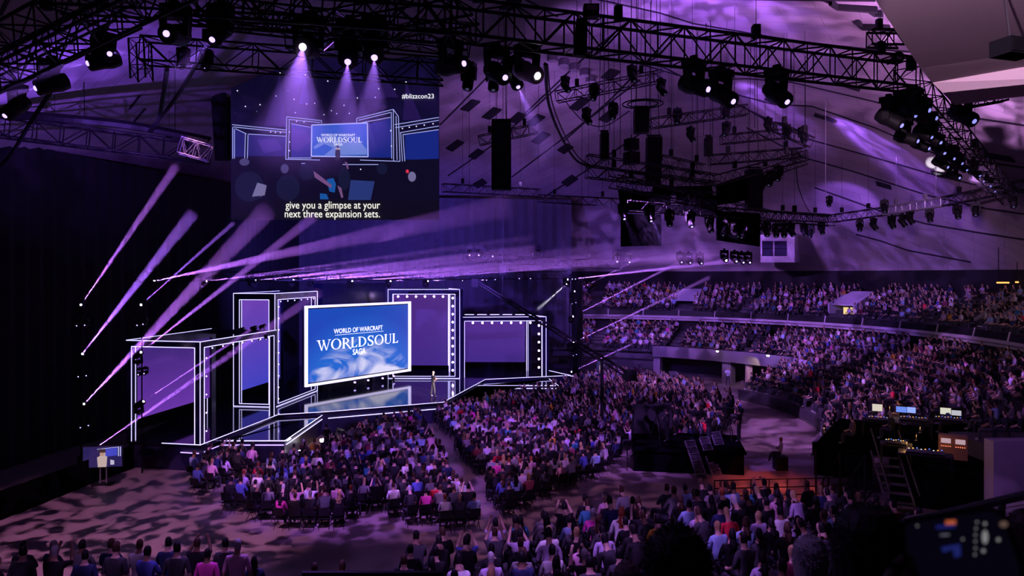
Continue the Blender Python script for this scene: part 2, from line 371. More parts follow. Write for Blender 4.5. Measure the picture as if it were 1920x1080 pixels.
# ------------------------------------------------------------------ drapes behind and beside the stage
VELVET = mat('black_velvet', (.003, .003, .004), 1.0, spec=0)
BACKM = mat('backdrop_cloth', (.09, .085, .11), .9, scale=1.2)
def drape(name, pts, z0, z1, label, fold=.35, step=.5):
    mb = MB(); q = []
    for a, c in zip(pts, pts[1:]):
        a, c = Vector(a), Vector(c); n = max(1, int((c-a).length/step)); s = Vector((-(c-a).y, (c-a).x)).normalized()
        q += [a+(c-a)*k/n+s*(fold*.5 if k % 2 else 0) for k in range(n)]
    q.append(Vector(pts[-1]))
    for a, c in zip(q, q[1:]):
        mb.poly([(a.x, a.y, z0), (c.x, c.y, z0), (c.x, c.y, z1), (a.x, a.y, z1)])
    o = mb.build(name, BACKM if name == 'backdrop_wall' else VELVET if 'barrier' in name else DRAPE); tag(o, label, 'curtain', kind='structure'); return o
drape('backdrop_wall', [(-21, 71), (6.2, 75)], 0, 18.0, 'tall black drape hung behind the stage set')
drape('wall_left', [(-30, 22), (-27, 34), (-26, 42), (-24, 50), (-21.5, 58), (-21, 71)], 0, 17.3, 'black drape closing off the dark side of the hall')
drape('added_barrier_wall', [(-21.8, 27.0), (-21.0, 31), (-20.3, 36.2), (-19.9, 37.9)], 0, 1.25, 'added low black barrier covering the edge of the floor', fold=.1)  # black sheet added to keep this side of the floor dark
drape('stage_wing_wall', [(6.2, 75), (6.4, 66)], 0, 10, 'black drape at the stage end beside the far tiers')
# ------------------------------------------------------------------ stage platform
DECK = mat('gloss_deck', (.010, .009, .022), .07, spec=.8, vary=.1)
FASC = mat('deck_fascia', (.020, .018, .055), .35)
ZS = 1.4
sL, sB, sI, sJ, sF, sG, sH = [(-20.4, 38.1), (-16.1, 37.2), (-14.7, 45.3), (-12.0, 46.2), (-4.75, 49.7), (-2.24, 60.5), (5.1, 62.9)]
STAGE = empty('stage', (-8, 50, 0)); tag(STAGE, 'glossy black stage edged with white light strips below the screens', 'stage')
main = [sL, sB, sI, sJ, sF, sG, sH, (6, 72), (-20.6, 70), (-20.9, 48)]
b = MB(); b.extrude(main, ZS-.12, ZS); b.build('deck', DECK, STAGE)
b = MB(); b.extrude([(x+(-8-x)*.004, y+(56-y)*.004) for x, y in main], 0, ZS-.12); b.build('fascia', FASC, STAGE)
pl1 = [(-16.1, 37.25), (-15.8, 39.6), (-12.35, 39.6), (-12.3, 46.6), sJ, sI, (-15.95, 38.2)]
pl1 = [(-16.05, 37.5), (-15.8, 39.0), (-12.3, 39.0), (-12.15, 46.1), (-14.6, 45.25)]
pl2 = [(-4.4, 50.4), (-2.85, 58.4), (3.76, 58.4), (3.2, 62.2), (-2.2, 60.4)]
for pl in (pl1, pl2):
    b = MB(); b.extrude(pl, ZS-.32, ZS-.2); b.build('lower_deck', DECK, STAGE)
    b = MB(); b.extrude([(x+(sum(p[0] for p in pl)/5-x)*.01, y+(sum(p[1] for p in pl)/5-y)*.01) for x, y in pl], 0, ZS-.32); b.build('lower_fascia', FASC, STAGE)
def strip(pts, z, r=.024, m=LED, par=STAGE, name='light_strip'):
    for a, c in zip(pts, pts[1:]): bar(name, (a[0], a[1], z), (c[0], c[1], z), r, m, par, 4)
strip([(-18.3, 37.62), sB, sI, sJ, sF, sG, sH], ZS+.0, .022)
strip([pl1[1], pl1[2], pl1[3]], ZS-.2, .028); strip([(-2.85, 58.38), (3.76, 58.38), (3.2, 62.2)], ZS-.2, .03)
OFF = .04
strip([(-17.2, 37.36), (-16.15, 37.12)], ZS-.42, .028, LEDP); strip([(-16.0, 37.45), (-15.75, 38.95)], ZS-.42, .028, LEDP); strip([(-15.7, 38.95), (-12.35, 38.95)], ZS-.42, .028, LEDP)
strip([(-12.25, 39.1), (-12.1, 45.9)], ZS-.42, .028, LED); strip([(-11.8, 46.2), (-4.75, 49.62)], ZS-.42, .028, LED); strip([(-4.45, 50.0), (-2.8, 58.3)], ZS-.42, .028, LED); strip([(-2.8, 58.33), (3.6, 58.33)], ZS-.42, .028, LED)
strip([(3.0, 63.2), (5.6, 63.2)], ZS-.1, .03); strip([(3.3, 66.2), (5.1, 62.9)], ZS, .03)
# ------------------------------------------------------------------ screens' picture materials
def screen_mat(name, lowc, highc, cloudc, strength, cscale=2.0, stars=60.0, starmul=1.2, cloud=.5, planet=None):
    m = bpy.data.materials.new(name); m.use_nodes = True; nt = m.node_tree; N = nt.nodes; L = nt.links
    bs = N['Principled BSDF']; bs.inputs['Base Color'].default_value = (.01, .01, .015, 1); bs.inputs['Roughness'].default_value = .5
    uv = N.new('ShaderNodeTexCoord'); sep = N.new('ShaderNodeSeparateXYZ'); L.new(uv.outputs['UV'], sep.inputs[0])
    def mth(op, a, b_=None, clamp=False):
        n = N.new('ShaderNodeMath'); n.operation = op; n.use_clamp = clamp
        for i, q in enumerate((a, b_)):
            if q is None: continue
            if isinstance(q, (int, float)): n.inputs[i].default_value = q
            else: L.new(q, n.inputs[i])
        return n.outputs[0]
    def mixc(fac, a, c):
        n = N.new('ShaderNodeMix'); n.data_type = 'RGBA'
        if isinstance(fac, (int, float)): n.inputs[0].default_value = fac
        else: L.new(fac, n.inputs[0])
        for i, q in ((6, a), (7, c)):
            if isinstance(q, tuple): n.inputs[i].default_value = q+(1,)
            else: L.new(q, n.inputs[i])
        return n.outputs[2]
    base = mixc(sep.outputs[1], lowc, highc)
    nz = N.new('ShaderNodeTexNoise'); nz.inputs['Scale'].default_value = cscale; nz.inputs['Detail'].default_value = 7; nz.inputs['Distortion'].default_value = 1.6 if planet else .8
    L.new(uv.outputs['UV'], nz.inputs['Vector'])
    mr = N.new('ShaderNodeMapRange'); mr.inputs['From Min'].default_value = .42 if planet else .48; mr.inputs['From Max'].default_value = .66 if planet else .75; L.new(nz.outputs[0], mr.inputs[0])
    fac = mth('MULTIPLY', mr.outputs[0], cloud)
    if planet:                         # cloudy globe rising from the lower edge
        pc, py, pr = planet
        dx = mth('MULTIPLY', mth('SUBTRACT', sep.outputs[0], pc), 1.85); dy = mth('SUBTRACT', sep.outputs[1], py)
        d = mth('SQRT', mth('ADD', mth('MULTIPLY', dx, dx), mth('MULTIPLY', dy, dy)))
        inside = N.new('ShaderNodeMapRange'); inside.inputs['From Min'].default_value = pr; inside.inputs['From Max'].default_value = pr-.12; L.new(d, inside.inputs[0])
        rim = N.new('ShaderNodeMapRange'); rim.inputs['From Min'].default_value = pr+.35; rim.inputs['From Max'].default_value = pr-.1; L.new(d, rim.inputs[0])
        base = mixc(mth('MULTIPLY', rim.outputs[0], .55), base, (.01, .20, .75))
        fac = mth('MULTIPLY', mth('MULTIPLY', mr.outputs[0], 1.3, True), inside.outputs[0])
    base = mixc(fac, base, cloudc)
    vo = N.new('ShaderNodeTexVoronoi'); vo.inputs['Scale'].default_value = stars; L.new(uv.outputs['UV'], vo.inputs['Vector'])
    st = N.new('ShaderNodeMapRange'); st.inputs['From Min'].default_value = .11; st.inputs['From Max'].default_value = .04; L.new(vo.outputs['Distance'], st.inputs[0])
    pick = N.new('ShaderNodeSeparateColor'); L.new(vo.outputs['Color'], pick.inputs[0])
    s2 = mth('MULTIPLY', st.outputs[0], mth('GREATER_THAN', pick.outputs[0], .82)); s2 = mth('MULTIPLY', s2, pick.outputs[1])
    if planet: s2 = mth('MULTIPLY', s2, mth('SUBTRACT', 1.0, inside.outputs[0], True))
    base = mixc(mth('MULTIPLY', s2, starmul, True), base, (.55, .6, 1.0))
    L.new(base, bs.inputs['Emission Color']); bs.inputs['Emission Strength'].default_value = strength
    return m
def panel(name, a, c, z0, z1, m, parent, depth=.15, flip=1):
    # upright slab from a to c with picture on its face towards the camera; uv 0..1
    a, c = Vector(a), Vector(c); d = (c-a).normalized(); n = Vector((d.y, -d.x))*flip
    pts = [(a.x, a.y, z0), (c.x, c.y, z0), (c.x, c.y, z1), (a.x, a.y, z1)]
    back = [(x-n.x*depth, y-n.y*depth, z) for x, y, z in pts]
    mb = MB(); mb.hexa(back, pts); me = mb.mesh(name, [m])
    me.materials.append(BLACK); u = me.uv_layers.new(name='UVMap')
    W_ = (c-a).length
    for p in me.polygons:
        front = abs(abs(p.normal.dot(Vector((n.x, n.y, 0))))-1) < .01 and (Vector(p.center)-Vector((a.x, a.y, 0))).dot(Vector((n.x, n.y, 0))) > -depth*.5
        p.material_index = 0 if front else 1
        for li in p.loop_indices:
            co = me.vertices[me.loops[li].vertex_index].co
            u.data[li].uv = ((Vector((co.x, co.y))-a).dot(d)/W_, (co.z-z0)/(z1-z0))
    return put(name, me, parent)
S_LEFT = screen_mat('wall_picture_violet', (.13, .03, .36), (.035, .012, .15), (.16, .045, .42), 1.0, 1.2, 26, 1.0, .6)
S_TALL = screen_mat('wall_picture_blue', (.05, .05, .50), (.14, .045, .40), (.22, .09, .60), 1.0, 1.4, 30, 1.0, .5)
S_DEEP = screen_mat('wall_picture_indigo', (.045, .018, .20), (.07, .018, .20), (.09, .035, .30), 1.0, 1.2, 40, 1.0, .5)
S_MAIN = screen_mat('main_picture', (.03, .05, .50), (.004, .065, .45), (.72, .70, .95), 1.0, 2.4, 34, 1.6, .3, (.50, -.55, 1.13))
# ------------------------------------------------------------------ light-edged portal boxes
def face_frame(root, A, B, z0, z1, w=.32, dep=.28, bottom=False, inner=True, outA=True, outB=True, top=True, flip=1):
    A, B = Vector(A), Vector(B); d = (B-A).normalized(); n = Vector((d.y, -d.x))*flip     # n points out of the face
    rz = math.atan2(d.y, d.x)
    pt = lambda s, z, o=0.0: (A.x+d.x*s+n.x*o, A.y+d.y*s+n.y*o, z)
    Ln = (B-A).length
    for s in (w/2, Ln-w/2): ubox('post', pt(s, (z0+z1)/2, -dep/2), (w-.02, dep, z1-z0), NAVY, root, rz)
    ubox('top_beam', pt(Ln/2, z1-w/2, -dep/2), (Ln, dep-.01, w), NAVY, root, rz)
    if bottom: ubox('bottom_beam', pt(Ln/2, z0+.1, -dep/2), (Ln, dep-.01, .2), NAVY, root, rz)
    E = .02
    def st(p, q, m=LED, r=.021): bar('light_strip', p, q, r, m, root, 4)
    if outA: st(pt(0, z0, E), pt(0, z1, E))
    if outB: st(pt(Ln, z0, E), pt(Ln, z1, E))
    if top: st(pt(0, z1, E), pt(Ln, z1, E))
    zi = z1-w
    zb = z0+.2 if bottom else z0
    st(pt(w, zb, E), pt(w, zi, E)); st(pt(Ln-w, zb, E), pt(Ln-w, zi, E)); st(pt(w, zi, E), pt(Ln-w, zi, E))
    if bottom: st(pt(0, z0+.03, E), pt(Ln, z0+.03, E)); st(pt(w, zb, E), pt(Ln-w, zb, E))
    if inner:
        st(pt(w, zb, -dep), pt(w, zi, -dep)); st(pt(Ln-w, zb, -dep), pt(Ln-w, zi, -dep))
bs_ = MB(); bs_.lathe([(.02, -.085), (.07, -.05), (.085, 0), (.07, .05), (.02, .085)], 10); BULBME = bs_.mesh('bulb', BULB, True)
bs_ = MB(); bs_.lathe([(.010, -.035), (.032, -.015), (.032, .015), (.010, .035)], 8); SBULBME = bs_.mesh('small_bulb', SBULB, True)
def bulbs(root, p, q, n, me=None):
    p, q = Vector(p), Vector(q)
    for k in range(n): put('bulb', me or BULBME, root, Matrix.Translation(p+(q-p)*(k/(n-1))))
# low box at the near end
lo_ = empty('light_portal', (-17.5, 41, ZS)); tag(lo_, 'low open box of light strips at the near end of the stage', 'light frame', 'light-edged stage boxes')
b1, b2, b3, b4 = (-20.4, 38.1), (-16.1, 37.2), (-14.8, 45.2), (-19.3, 46.3)
Z1 = 6.73
face_frame(lo_, b1, b2, ZS, Z1, outA=False); face_frame(lo_, b2, b3, ZS, Z1, outA=False, outB=False); face_frame(lo_, b4, b1, ZS, Z1, w=.5, inner=False, top=True, outB=False)
ubox('roof_beam', (-17.05, 45.6, Z1-.16), (4.4, .28, .3), NAVY, lo_, math.atan2(-1.1, 4.5))
panel('side_screen', (-20.25, 38.9), (-19.2, 46.0), 2.4, Z1-.4, S_LEFT, lo_, .12)
bulbs(lo_, (-15.9, 38.2, Z1-.42), (-15.0, 44.4, Z1-.42), 7, SBULBME); bulbs(lo_, (-16.02, 37.75, ZS+.6), (-16.02, 37.75, Z1-.9), 5, SBULBME)
# tall box
ta = empty('light_portal', (-17, 50, ZS)); tag(ta, 'tall box of light strips left of the tilted main screen', 'light frame', 'light-edged stage boxes')
t1, t2, t3, t4 = (-18.6, 48.1), (-15.7, 47.7), (-14.75, 54.5), (-17.7, 54.9)
Z2 = 8.95
face_frame(ta, t1, t2, ZS, Z2, w=.42, bottom=True); face_frame(ta, t2, t3, ZS, Z2, w=.42, outA=False, bottom=True); face_frame(ta, t4, t1, ZS, Z2, w=.42, outB=False, inner=False)
panel('inner_screen', (-18.35, 48.5), (-17.5, 54.8), 2.35, Z2-.5, S_TALL, ta, .12)
bulbs(ta, (-15.55, 48.4, Z2-.55), (-14.85, 53.9, Z2-.55), 6, SBULBME); bulbs(ta, (-15.6, 48.15, ZS+.5), (-15.6, 48.15, Z2-.9), 9, SBULBME)
# right tall frame
tr = empty('light_portal', (-7.4, 61, ZS)); tag(tr, 'tall frame lined with glowing round bulbs right of the main screen', 'light frame', 'light-edged stage boxes')
r1, r2, r3, r4 = (-10.5, 61.0), (-4.42, 60.9), (-5.7, 65.4), (-10.9, 65.6)
face_frame(tr, r1, r2, ZS, Z2, w=.40, bottom=True); face_frame(tr, r2, r3, ZS, Z2, w=.4, outA=False, inner=False, flip=-1)
bar('light_strip', (-5.75, 65.0, 2.0), (-5.75, 65.0, Z2-.45), .03, LED, tr, 4); bar('light_strip', (-5.55, 65.0, 2.0), (-5.55, 65.0, Z2-.45), .03, LED, tr, 4)
panel('back_screen', (-11.2, 66.0), (-5.9, 65.8), 1.9, Z2-.4, S_DEEP, tr, .12)
ubox('inner_side', (-4.95, 63.0, (ZS+Z2)/2), (.12, 4.2, Z2-ZS-.3), mat('portal_lining', (.16, .11, .3), .5), tr, math.radians(90-74)-math.pi*0)
ubox('inner_top', (-7.6, 63.2, Z2-.28), (5.6, 4.2, .1), MATS['portal_lining'], tr)
bulbs(tr, (-9.75, 61.6, Z2-.62), (-5.9, 61.6, Z2-.62), 6); bulbs(tr, (-5.05, 61.4, Z2-.75), (-5.05, 61.4, ZS+.65), 10)
# right low frame
rl = empty('light_portal', (-.8, 62, ZS)); tag(rl, 'low wide frame of light strips at the far end of the stage', 'light frame', 'light-edged stage boxes')
q1, q2, q3 = (-4.4, 61.6), (2.95, 62.3), (1.35, 66.0)
Z3 = 6.56
face_frame(rl, q1, q2, ZS, Z3, w=.34, outA=False); 
face_frame(rl, q2, q3, ZS, Z3, w=.34, outA=False, inner=False, flip=-1)
ubox('back_beam', (-1.6, 66.0, Z3-.17), (6.0, .28, .34), NAVY, rl)
for k in range(5): bar('light_strip', (-4.3+k*1.15, 65.4, Z3+.02), (-3.45+k*1.15, 65.4, Z3+.02), .03, LED, rl, 4)
panel('back_screen', (-5.2, 66.4), (1.2, 66.3), 2.15, Z3-.3, S_DEEP, rl, .12)
bulbs(rl, (-3.4, 62.6, Z3-.55), (1.6, 62.9, Z3-.55), 7, BULBME); bulbs(rl, (2.35, 62.9, Z3-.8), (2.35, 62.9, ZS+.7), 6, BULBME)
# stage blocks between the frames
b = MB(); b.hexa([(-15.0, 57, ZS), (-11, 62.5, ZS), (-11.5, 63, ZS), (-16, 58, ZS)], [(-15.0, 57, 9.5), (-11, 62.5, 9.5), (-11.5, 63, 9.5), (-16, 58, 9.5)])
o = b.build('stage_flat', NAVY); tag(o, 'dark upright flat standing behind the main screen', 'stage flat')
# ------------------------------------------------------------------ main screen
MS = empty('video_screen', (-11.8, 56.6, ZS)); tag(MS, 'tilted video screen showing the title lettering over a blue cloudy globe', 'screen')
ma, mc = Vector((-15.0, 52.2)), Vector((-8.63, 61.0)); mz0, mz1 = 2.05, 7.93
md = (mc-ma).normalized(); mn = Vector((md.y, -md.x)); mw = (mc-ma).length
pt = lambda s, z, o=0.0: Vector((ma.x+md.x*s+mn.x*o, ma.y+md.y*s+mn.y*o, z))
panel('picture', ma+md*.25, mc-md*.25, mz0+.25, mz1-.25, S_MAIN, MS, .2)
LEDW = mat('screen_border_light', (.9, .9, 1), .4, emit=(.72, .66, 1.0), strength=1.5)
rzm = math.atan2(md.y, md.x)
for s, z, sx, sz in ((mw/2, mz1-.08, mw, .17), (mw/2, mz0+.08, mw, .17), (.08, (mz0+mz1)/2, .2, mz1-mz0), (mw-.08, (mz0+mz1)/2, .2, mz1-mz0)):
    ubox('border', pt(s, z, .02), (sx, .16, sz), LEDW, MS, rzm)
ubox('back_case', pt(mw/2, (mz0+mz1)/2, -.25), (mw-.1, .3, mz1-mz0-.1), BLACK, MS, rzm)
for s in (2.5, 8.4): bar('support', pt(s, ZS, -.3), pt(s, mz0+.3, -.3), .12, BLACK, MS)
WHITE = mat('title_white', (.9, .9, .9), .5, emit=(.93, .92, 1.0), strength=1.25)
def tplane(origin, u, v):              # matrix that lays flat lettering on a surface
    u, v = Vector(u).normalized(), Vector(v).normalized(); n = u.cross(v)
    M = Matrix((u, v, n)).transposed().to_4x4(); M.translation = origin; return M
def text(name, body, M, size, m, parent, align='CENTER', sx=1.0, bold=0.0, sp=1.0):
    cu = bpy.data.curves.new(name, 'FONT'); cu.body = body; cu.size = size; cu.align_x = align; cu.offset = bold; cu.space_character = sp
    cu.resolution_u = 3
    tmp = bpy.data.objects.new(name, cu); COL.objects.link(tmp); bpy.context.view_layer.update()
    me = bpy.data.meshes.new_from_object(tmp.evaluated_get(bpy.context.evaluated_depsgraph_get())); me.name = name; me.materials.clear(); me.materials.append(m)
    bpy.data.objects.remove(tmp); bpy.data.curves.remove(cu)
    o = bpy.data.objects.new(name, me); COL.objects.link(o); o.parent = parent
    o.matrix_basis = Matrix.Translation(-WORLD(parent)) @ M @ Matrix.Diagonal((sx, 1, 1, 1))
    return o
mu = (md.x, md.y, 0)
# serif capitals drawn stroke by stroke, 1 unit high
def glyph(ch):
    Q = []; T, t = .17, .055
    def q(*p): Q.append(p)
    def bx(x0, y0, x1, y1): q((x0, y0), (x1, y0), (x1, y1), (x0, y1))
    def arc(cx, cy, ro, so, ri, si, a0, a1, n=14, ox=0):
        for k in range(n):
            u0, u1 = math.radians(a0+(a1-a0)*k/n), math.radians(a0+(a1-a0)*(k+1)/n)
            q((cx+ro*math.cos(u0), cy+so*math.sin(u0)), (cx+ro*math.cos(u1), cy+so*math.sin(u1)), (cx+ox+ri*math.cos(u1), cy+si*math.sin(u1)), (cx+ox+ri*math.cos(u0), cy+si*math.sin(u0)))
    sf = lambda x0, x1, y: bx(x0-.07, y, x1+.07, y+.05)
    if ch == 'W':
        q((.0, 1), (.17, 1), (.42, 0), (.34, 0)); q((.42, 0), (.36, .02), (.58, 1), (.64, 1)); q((.44, 1), (.60, 1), (.86, 0), (.78, 0)); q((.86, 0), (.80, .02), (1.10, 1), (1.16, 1))
        sf(-.03, .2, .95); sf(1.04, 1.18, .95); w = 1.2
    elif ch == 'O': arc(.5, .5, .5, .52, .33, .47, 0, 360, 26); w = 1.0
    elif ch == 'L': bx(.1, 0, .1+T, 1); sf(.1, .1+T, .95); bx(.03, 0, .62, .06); q((.62, 0), (.68, .24), (.63, .24), (.5, .05)); w = .68
    elif ch == 'D': bx(.1, 0, .1+T, 1); arc(.27, .5, .62, .5, .45, .445, -90, 90, 18); bx(.03, 0, .3, .055); bx(.03, .945, .3, 1); w = .92
    elif ch == 'U': bx(.1, .3, .1+T, 1); bx(.68, .3, .68+t+.02, 1); arc(.4275, .32, .3275, .34, .255, .27, 180, 360, 16, .02); sf(.1, .1+T, .95); sf(.66, .76, .95); w = .86
    elif ch == 'R': bx(.1, 0, .1+T, 1); sf(.1, .1+T, 0); bx(.03, .945, .35, 1); arc(.3, .73, .40, .27, .25, .215, -90, 90, 14); bx(.2, .46, .36, .515); q((.34, .48), (.50, .48), (.98, -.16), (.80, -.12)); w = .82
    elif ch == 'S':
        pts = [(.62, .78, .03), (.56, .93, .04), (.36, 1.0, .05), (.17, .92, .08), (.11, .77, .10), (.19, .61, .10), (.36, .51, .11), (.53, .41, .11), (.61, .26, .10), (.55, .09, .08), (.36, 0, .05), (.16, .06, .04), (.08, .24, .03)]
        for (x0, y0, r0), (x1, y1, r1) in zip(pts, pts[1:]):
            dx, dy = x1-x0, y1-y0; l = math.hypot(dx, dy); nx, ny = -dy/l, dx/l; r0 *= .8; r1 *= .8
            q((x0-nx*r0, y0-ny*r0), (x1-nx*r1, y1-ny*r1), (x1+nx*r1, y1+ny*r1), (x0+nx*r0, y0+ny*r0))
        bx(.60, .72, .65, 1.02); bx(.06, -.02, .11, .30); w = .72
    return Q, w
def serif_word(name, word, M, h, m, parent, gap=.06, width=None):
    mb = MB(); x = 0; gl = []
    for i, c in enumerate(word):
        Q, w = glyph(c); gl.append((Q, x)); x += w+gap
    tot = x-gap; s = h; sxx = (width/tot) if width else h
    for Q, x0 in gl:
        for p in Q: mb.poly([M @ Vector(((a+x0-tot/2)*sxx, (b_-.5)*s, 0)) for a, b_ in p])
    o = put(name, mb.mesh(name, m), parent); return o
O_ = .012
serif_word('lettering', 'WORLDSOUL', tplane(pt(mw*.485, 4.95, O_), mu, (0, 0, 1)), .78, WHITE, MS, width=8.3)
text('lettering', 'WORLD OF WARCRAFT', tplane(pt(mw*.475, 5.75, O_), mu, (0, 0, 1)), .50, WHITE, MS, sx=.92, bold=.008)
ubox('title_rule', pt(mw*.485, 5.62, O_), (5.0, .01, .028), WHITE, MS, rzm)
text('lettering', 'SAGA', tplane(pt(mw*.475, 3.98, O_), mu, (0, 0, 1)), .62, WHITE, MS, sx=.85, bold=.012)
# low fan of small uplights under the screen
def uplight(loc, aim, label, energy=0, cone=30, sc=1.0, lens=None):
    r = empty('floor_light', loc); tag(r, label, 'lamp', 'small floor lights round the stage')
    l = Vector(loc); a = Vector(aim).normalized()
    b = MB(); b.box(l+Vector((0, 0, .03)), (.22*sc, .18*sc, .06*sc)); b.build('base', BLACK, r)
    b = MB(); b.tube(l+Vector((0, 0, .09*sc)), l+Vector((0, 0, .13*sc))+a*.2*sc, .07*sc, .1*sc, 10); b.build('can', BLACK, r)
    b = MB(); e = l+Vector((0, 0, .13*sc))+a*.205*sc; b.tube(e, e+a*.02, .09*sc, n=10); b.build('lens', lens or LENS, r)
    if energy: spot('uplight_lamp', e+a*.1, e+a*5, energy, LILAC, cone, .4, .05, parent=r)
    return r
for i, (px, py) in enumerate([(665, 724), (690, 720), (717, 716), (738, 712)]):
    p = G(px, py, ZS); uplight(p, (.2, -.6, .7), 'small floor light under the main screen, %s from its left end' % ['first', 'second', 'third', 'fourth'][i], 0, sc=1.1)

# ------------------------------------------------------------------ large relay screen hung over the stage
YS = 46.0
RS = empty('relay_screen', P(628, 412, YS)); tag(RS, 'large hanging relay screen showing the stage and a two-line caption', 'screen')
S_RELAY = screen_mat('relay_picture', (.004, .003, .022), (.003, .002, .018), (.014, .007, .07), 1.0, 2.2, 40, .9, .8)
a_, c_ = P(433, 412, YS), P(823, 122, YS)
panel('picture', (a_.x, a_.y), (c_.x, c_.y), a_.z, c_.z+.45, S_RELAY, RS, .25)
pa, pc = P(433, 412, YS), P(823, 377, YS)
_lay = [0]
def flat(polys, m, name='picture_print'):
    _lay[0] += 1; mb = MB()
    if len(polys) <= 6:                # large patches of the picture one by one
        for poly in polys: mb = MB(); mb.poly([P(x, y, YS-.006*_lay[0]) for x, y in poly]); put(name, mb.mesh(name, m), RS)
        return
    for poly in polys: mb.poly([P(x, y, YS-.006*_lay[0]) for x, y in poly])
    o = put(name, mb.mesh(name, m), RS); o['kind'] = 'stuff'; return o
def emi(name, c, s=1.0): return mat(name, (.02, .02, .02), .5, emit=c, strength=s, vary=0)
def cr(*pts): return [(400+x/4, 180+y/4) for x, y in pts]
def seg(p, q, w=1.3):
    (x0, y0), (x1, y1) = p, q; l = math.hypot(x1-x0, y1-y0) or 1; nx, ny = -(y1-y0)/l*w/2, (x1-x0)/l*w/2
    return [(x0-nx, y0-ny), (x1-nx, y1-ny), (x1+nx, y1+ny), (x0+nx, y0+ny)]
flat([cr((0+140, 780), (1690, 780), (1690, 928), (140, 928))], emi('relay_black', (.004, .003, .012)))
# soft shafts of light in the picture
flat([cr((500, -170), (380, 230), (545, 230)), cr((690, -160), (640, 60), (720, 60)), cr((1445, -110), (1420, 180), (1560, 180)), cr((1005, -240), (930, 20), (1300, 20)), cr((1210, -280), (1180, 10), (1390, 10))], emi('relay_shaft', (.016, .007, .07)))
flat([cr((260, 290), (545, 310), (545, 452), (260, 450)), cr((140, 240), (240, 280), (240, 460), (140, 480))], emi('relay_indigo', (.016, .014, .15)))
flat([cr((585, 212), (735, 240), (735, 460), (585, 460)), cr((1155, 210), (1330, 170), (1340, 462), (1155, 462)), cr((1437, 292), (1690, 250), (1690, 470), (1440, 480))], emi('relay_blue', (.008, .018, .20)))
flat([cr((590, 240), (700, 260), (730, 330), (640, 420), (590, 400)), cr((330, 330), (470, 320), (520, 400), (380, 430))], emi('relay_mauve', (.05, .025, .24)))
flat([cr((740, 225), (1148, 205), (1155, 445), (742, 450))], emi('relay_sky', (.01, .09, .52)))
flat([cr((770, 330), (900, 300), (1000, 350), (1100, 340), (1150, 400), (1150, 440), (830, 445), (900, 390)), cr((750, 380), (830, 330), (860, 345), (760, 400))], emi('relay_cloud', (.14, .22, .62)))
flat([cr((140, 455), (1690, 480), (1690, 780), (140, 780))], emi('relay_crowd', (.004, .003, .016)))
flat([cr((1030, 630), (1210, 640), (1180, 780), (1010, 780))], emi('relay_floor', (.02, .035, .17)))
LN = [(140, 215, 550, 255), (150, 232, 545, 272), (165, 245, 250, 285), (145, 232, 145, 470), (158, 245, 158, 470), (240, 285, 235, 468), (260, 290, 255, 468), (262, 285, 545, 302),
      (550, 155, 812, 185), (565, 175, 800, 200), (585, 208, 730, 235), (550, 155, 543, 475), (570, 175, 562, 470), (812, 185, 812, 205), (543, 475, 800, 480), (560, 465, 735, 465),
      (1075, 168, 1350, 100), (1090, 182, 1335, 122), (1110, 200, 1330, 160), (1075, 168, 1075, 200), (1350, 100, 1388, 155), (1350, 100, 1352, 490), (1335, 122, 1338, 470), (1388, 155, 1400, 490), (1370, 150, 1378, 480), (1100, 480, 1400, 490),
      (1360, 215, 1692, 160), (1365, 238, 1692, 182), (1400, 275, 1692, 225), (1420, 290, 1692, 252), (1405, 275, 1418, 490), (1422, 290, 1436, 490), (970, 514, 1240, 514), (660, 506, 690, 506)]
flat([seg(*cr((a, b_), (c, d)), 1.15) for a, b_, c, d in LN]+[seg(*cr(p, q), 2.2) for p, q in (((738, 218), (1155, 202)), ((1155, 202), (1160, 455)), ((1160, 455), (735, 452)), ((735, 452), (738, 218)))], emi('relay_line', (.42, .46, 1.0)))
dots = [(1418, 243), (1470, 234), (1523, 227), (1582, 218), (1648, 208), (570, 270), (572, 345), (570, 410), (1330, 260), (1336, 375), (625, 190), (680, 195), (430, 270), (465, 273), (503, 275), (1105, 550), (500, -172), (690, -158), (858, -112), (1110, -113), (1445, -105), (925, 132),
        (180, -40), (470, 0), (605, 25), (760, 55), (980, 70), (1080, 15), (1240, -55), (885, 110), (1215, 10), (1360, -50), (350, 65), (240, 78), (700, 60), (1020, 130), (830, 140), (615, 125)]
flat([[(400+x/4+1.3*math.cos(k*math.pi/3), 180+y/4+1.3*math.sin(k*math.pi/3)) for k in range(6)] for x, y in dots], emi('relay_dot', (.75, .7, 1.0), 1.3))
def blob(cx, cy, rx, ry, n=14): return [(400+(cx+rx*math.cos(2*math.pi*k/n))/4, 180+(cy+ry*math.sin(2*math.pi*k/n))/4) for k in range(n)]
flat([blob(233, 495, 38, 28), blob(340, 700, 55, 60), blob(535, 545, 30, 35)], emi('relay_heads', (.06, .05, .16)))
flat([blob(270, 680, 110, 115), blob(700, 570, 60, 65), blob(560, 690, 90, 100), blob(1265, 545, 40, 45), blob(980, 620, 45, 90)], emi('relay_shadow', (.007, .008, .035)))
flat([cr((850, 625), (900, 615), (920, 660), (910, 725), (870, 715)), cr((800, 730), (850, 735), (865, 775), (800, 775))], emi('relay_jeans', (.008, .08, .32)))
flat([cr((750, 560), (790, 590), (890, 670), (880, 690), (760, 610)), cr((930, 670), (960, 690), (975, 760), (960, 765)), cr((985, 490), (1005, 500), (1015, 545), (1005, 550))], emi('relay_skin', (.16, .07, .20)))
flat([blob(1490, 605, 30, 38), cr((330, 650), (400, 670), (385, 745), (290, 755))], emi('relay_pale', (.16, .14, .30)))
flat([blob(1455, 565, 12, 14)], emi('relay_red', (.7, .03, .08)))
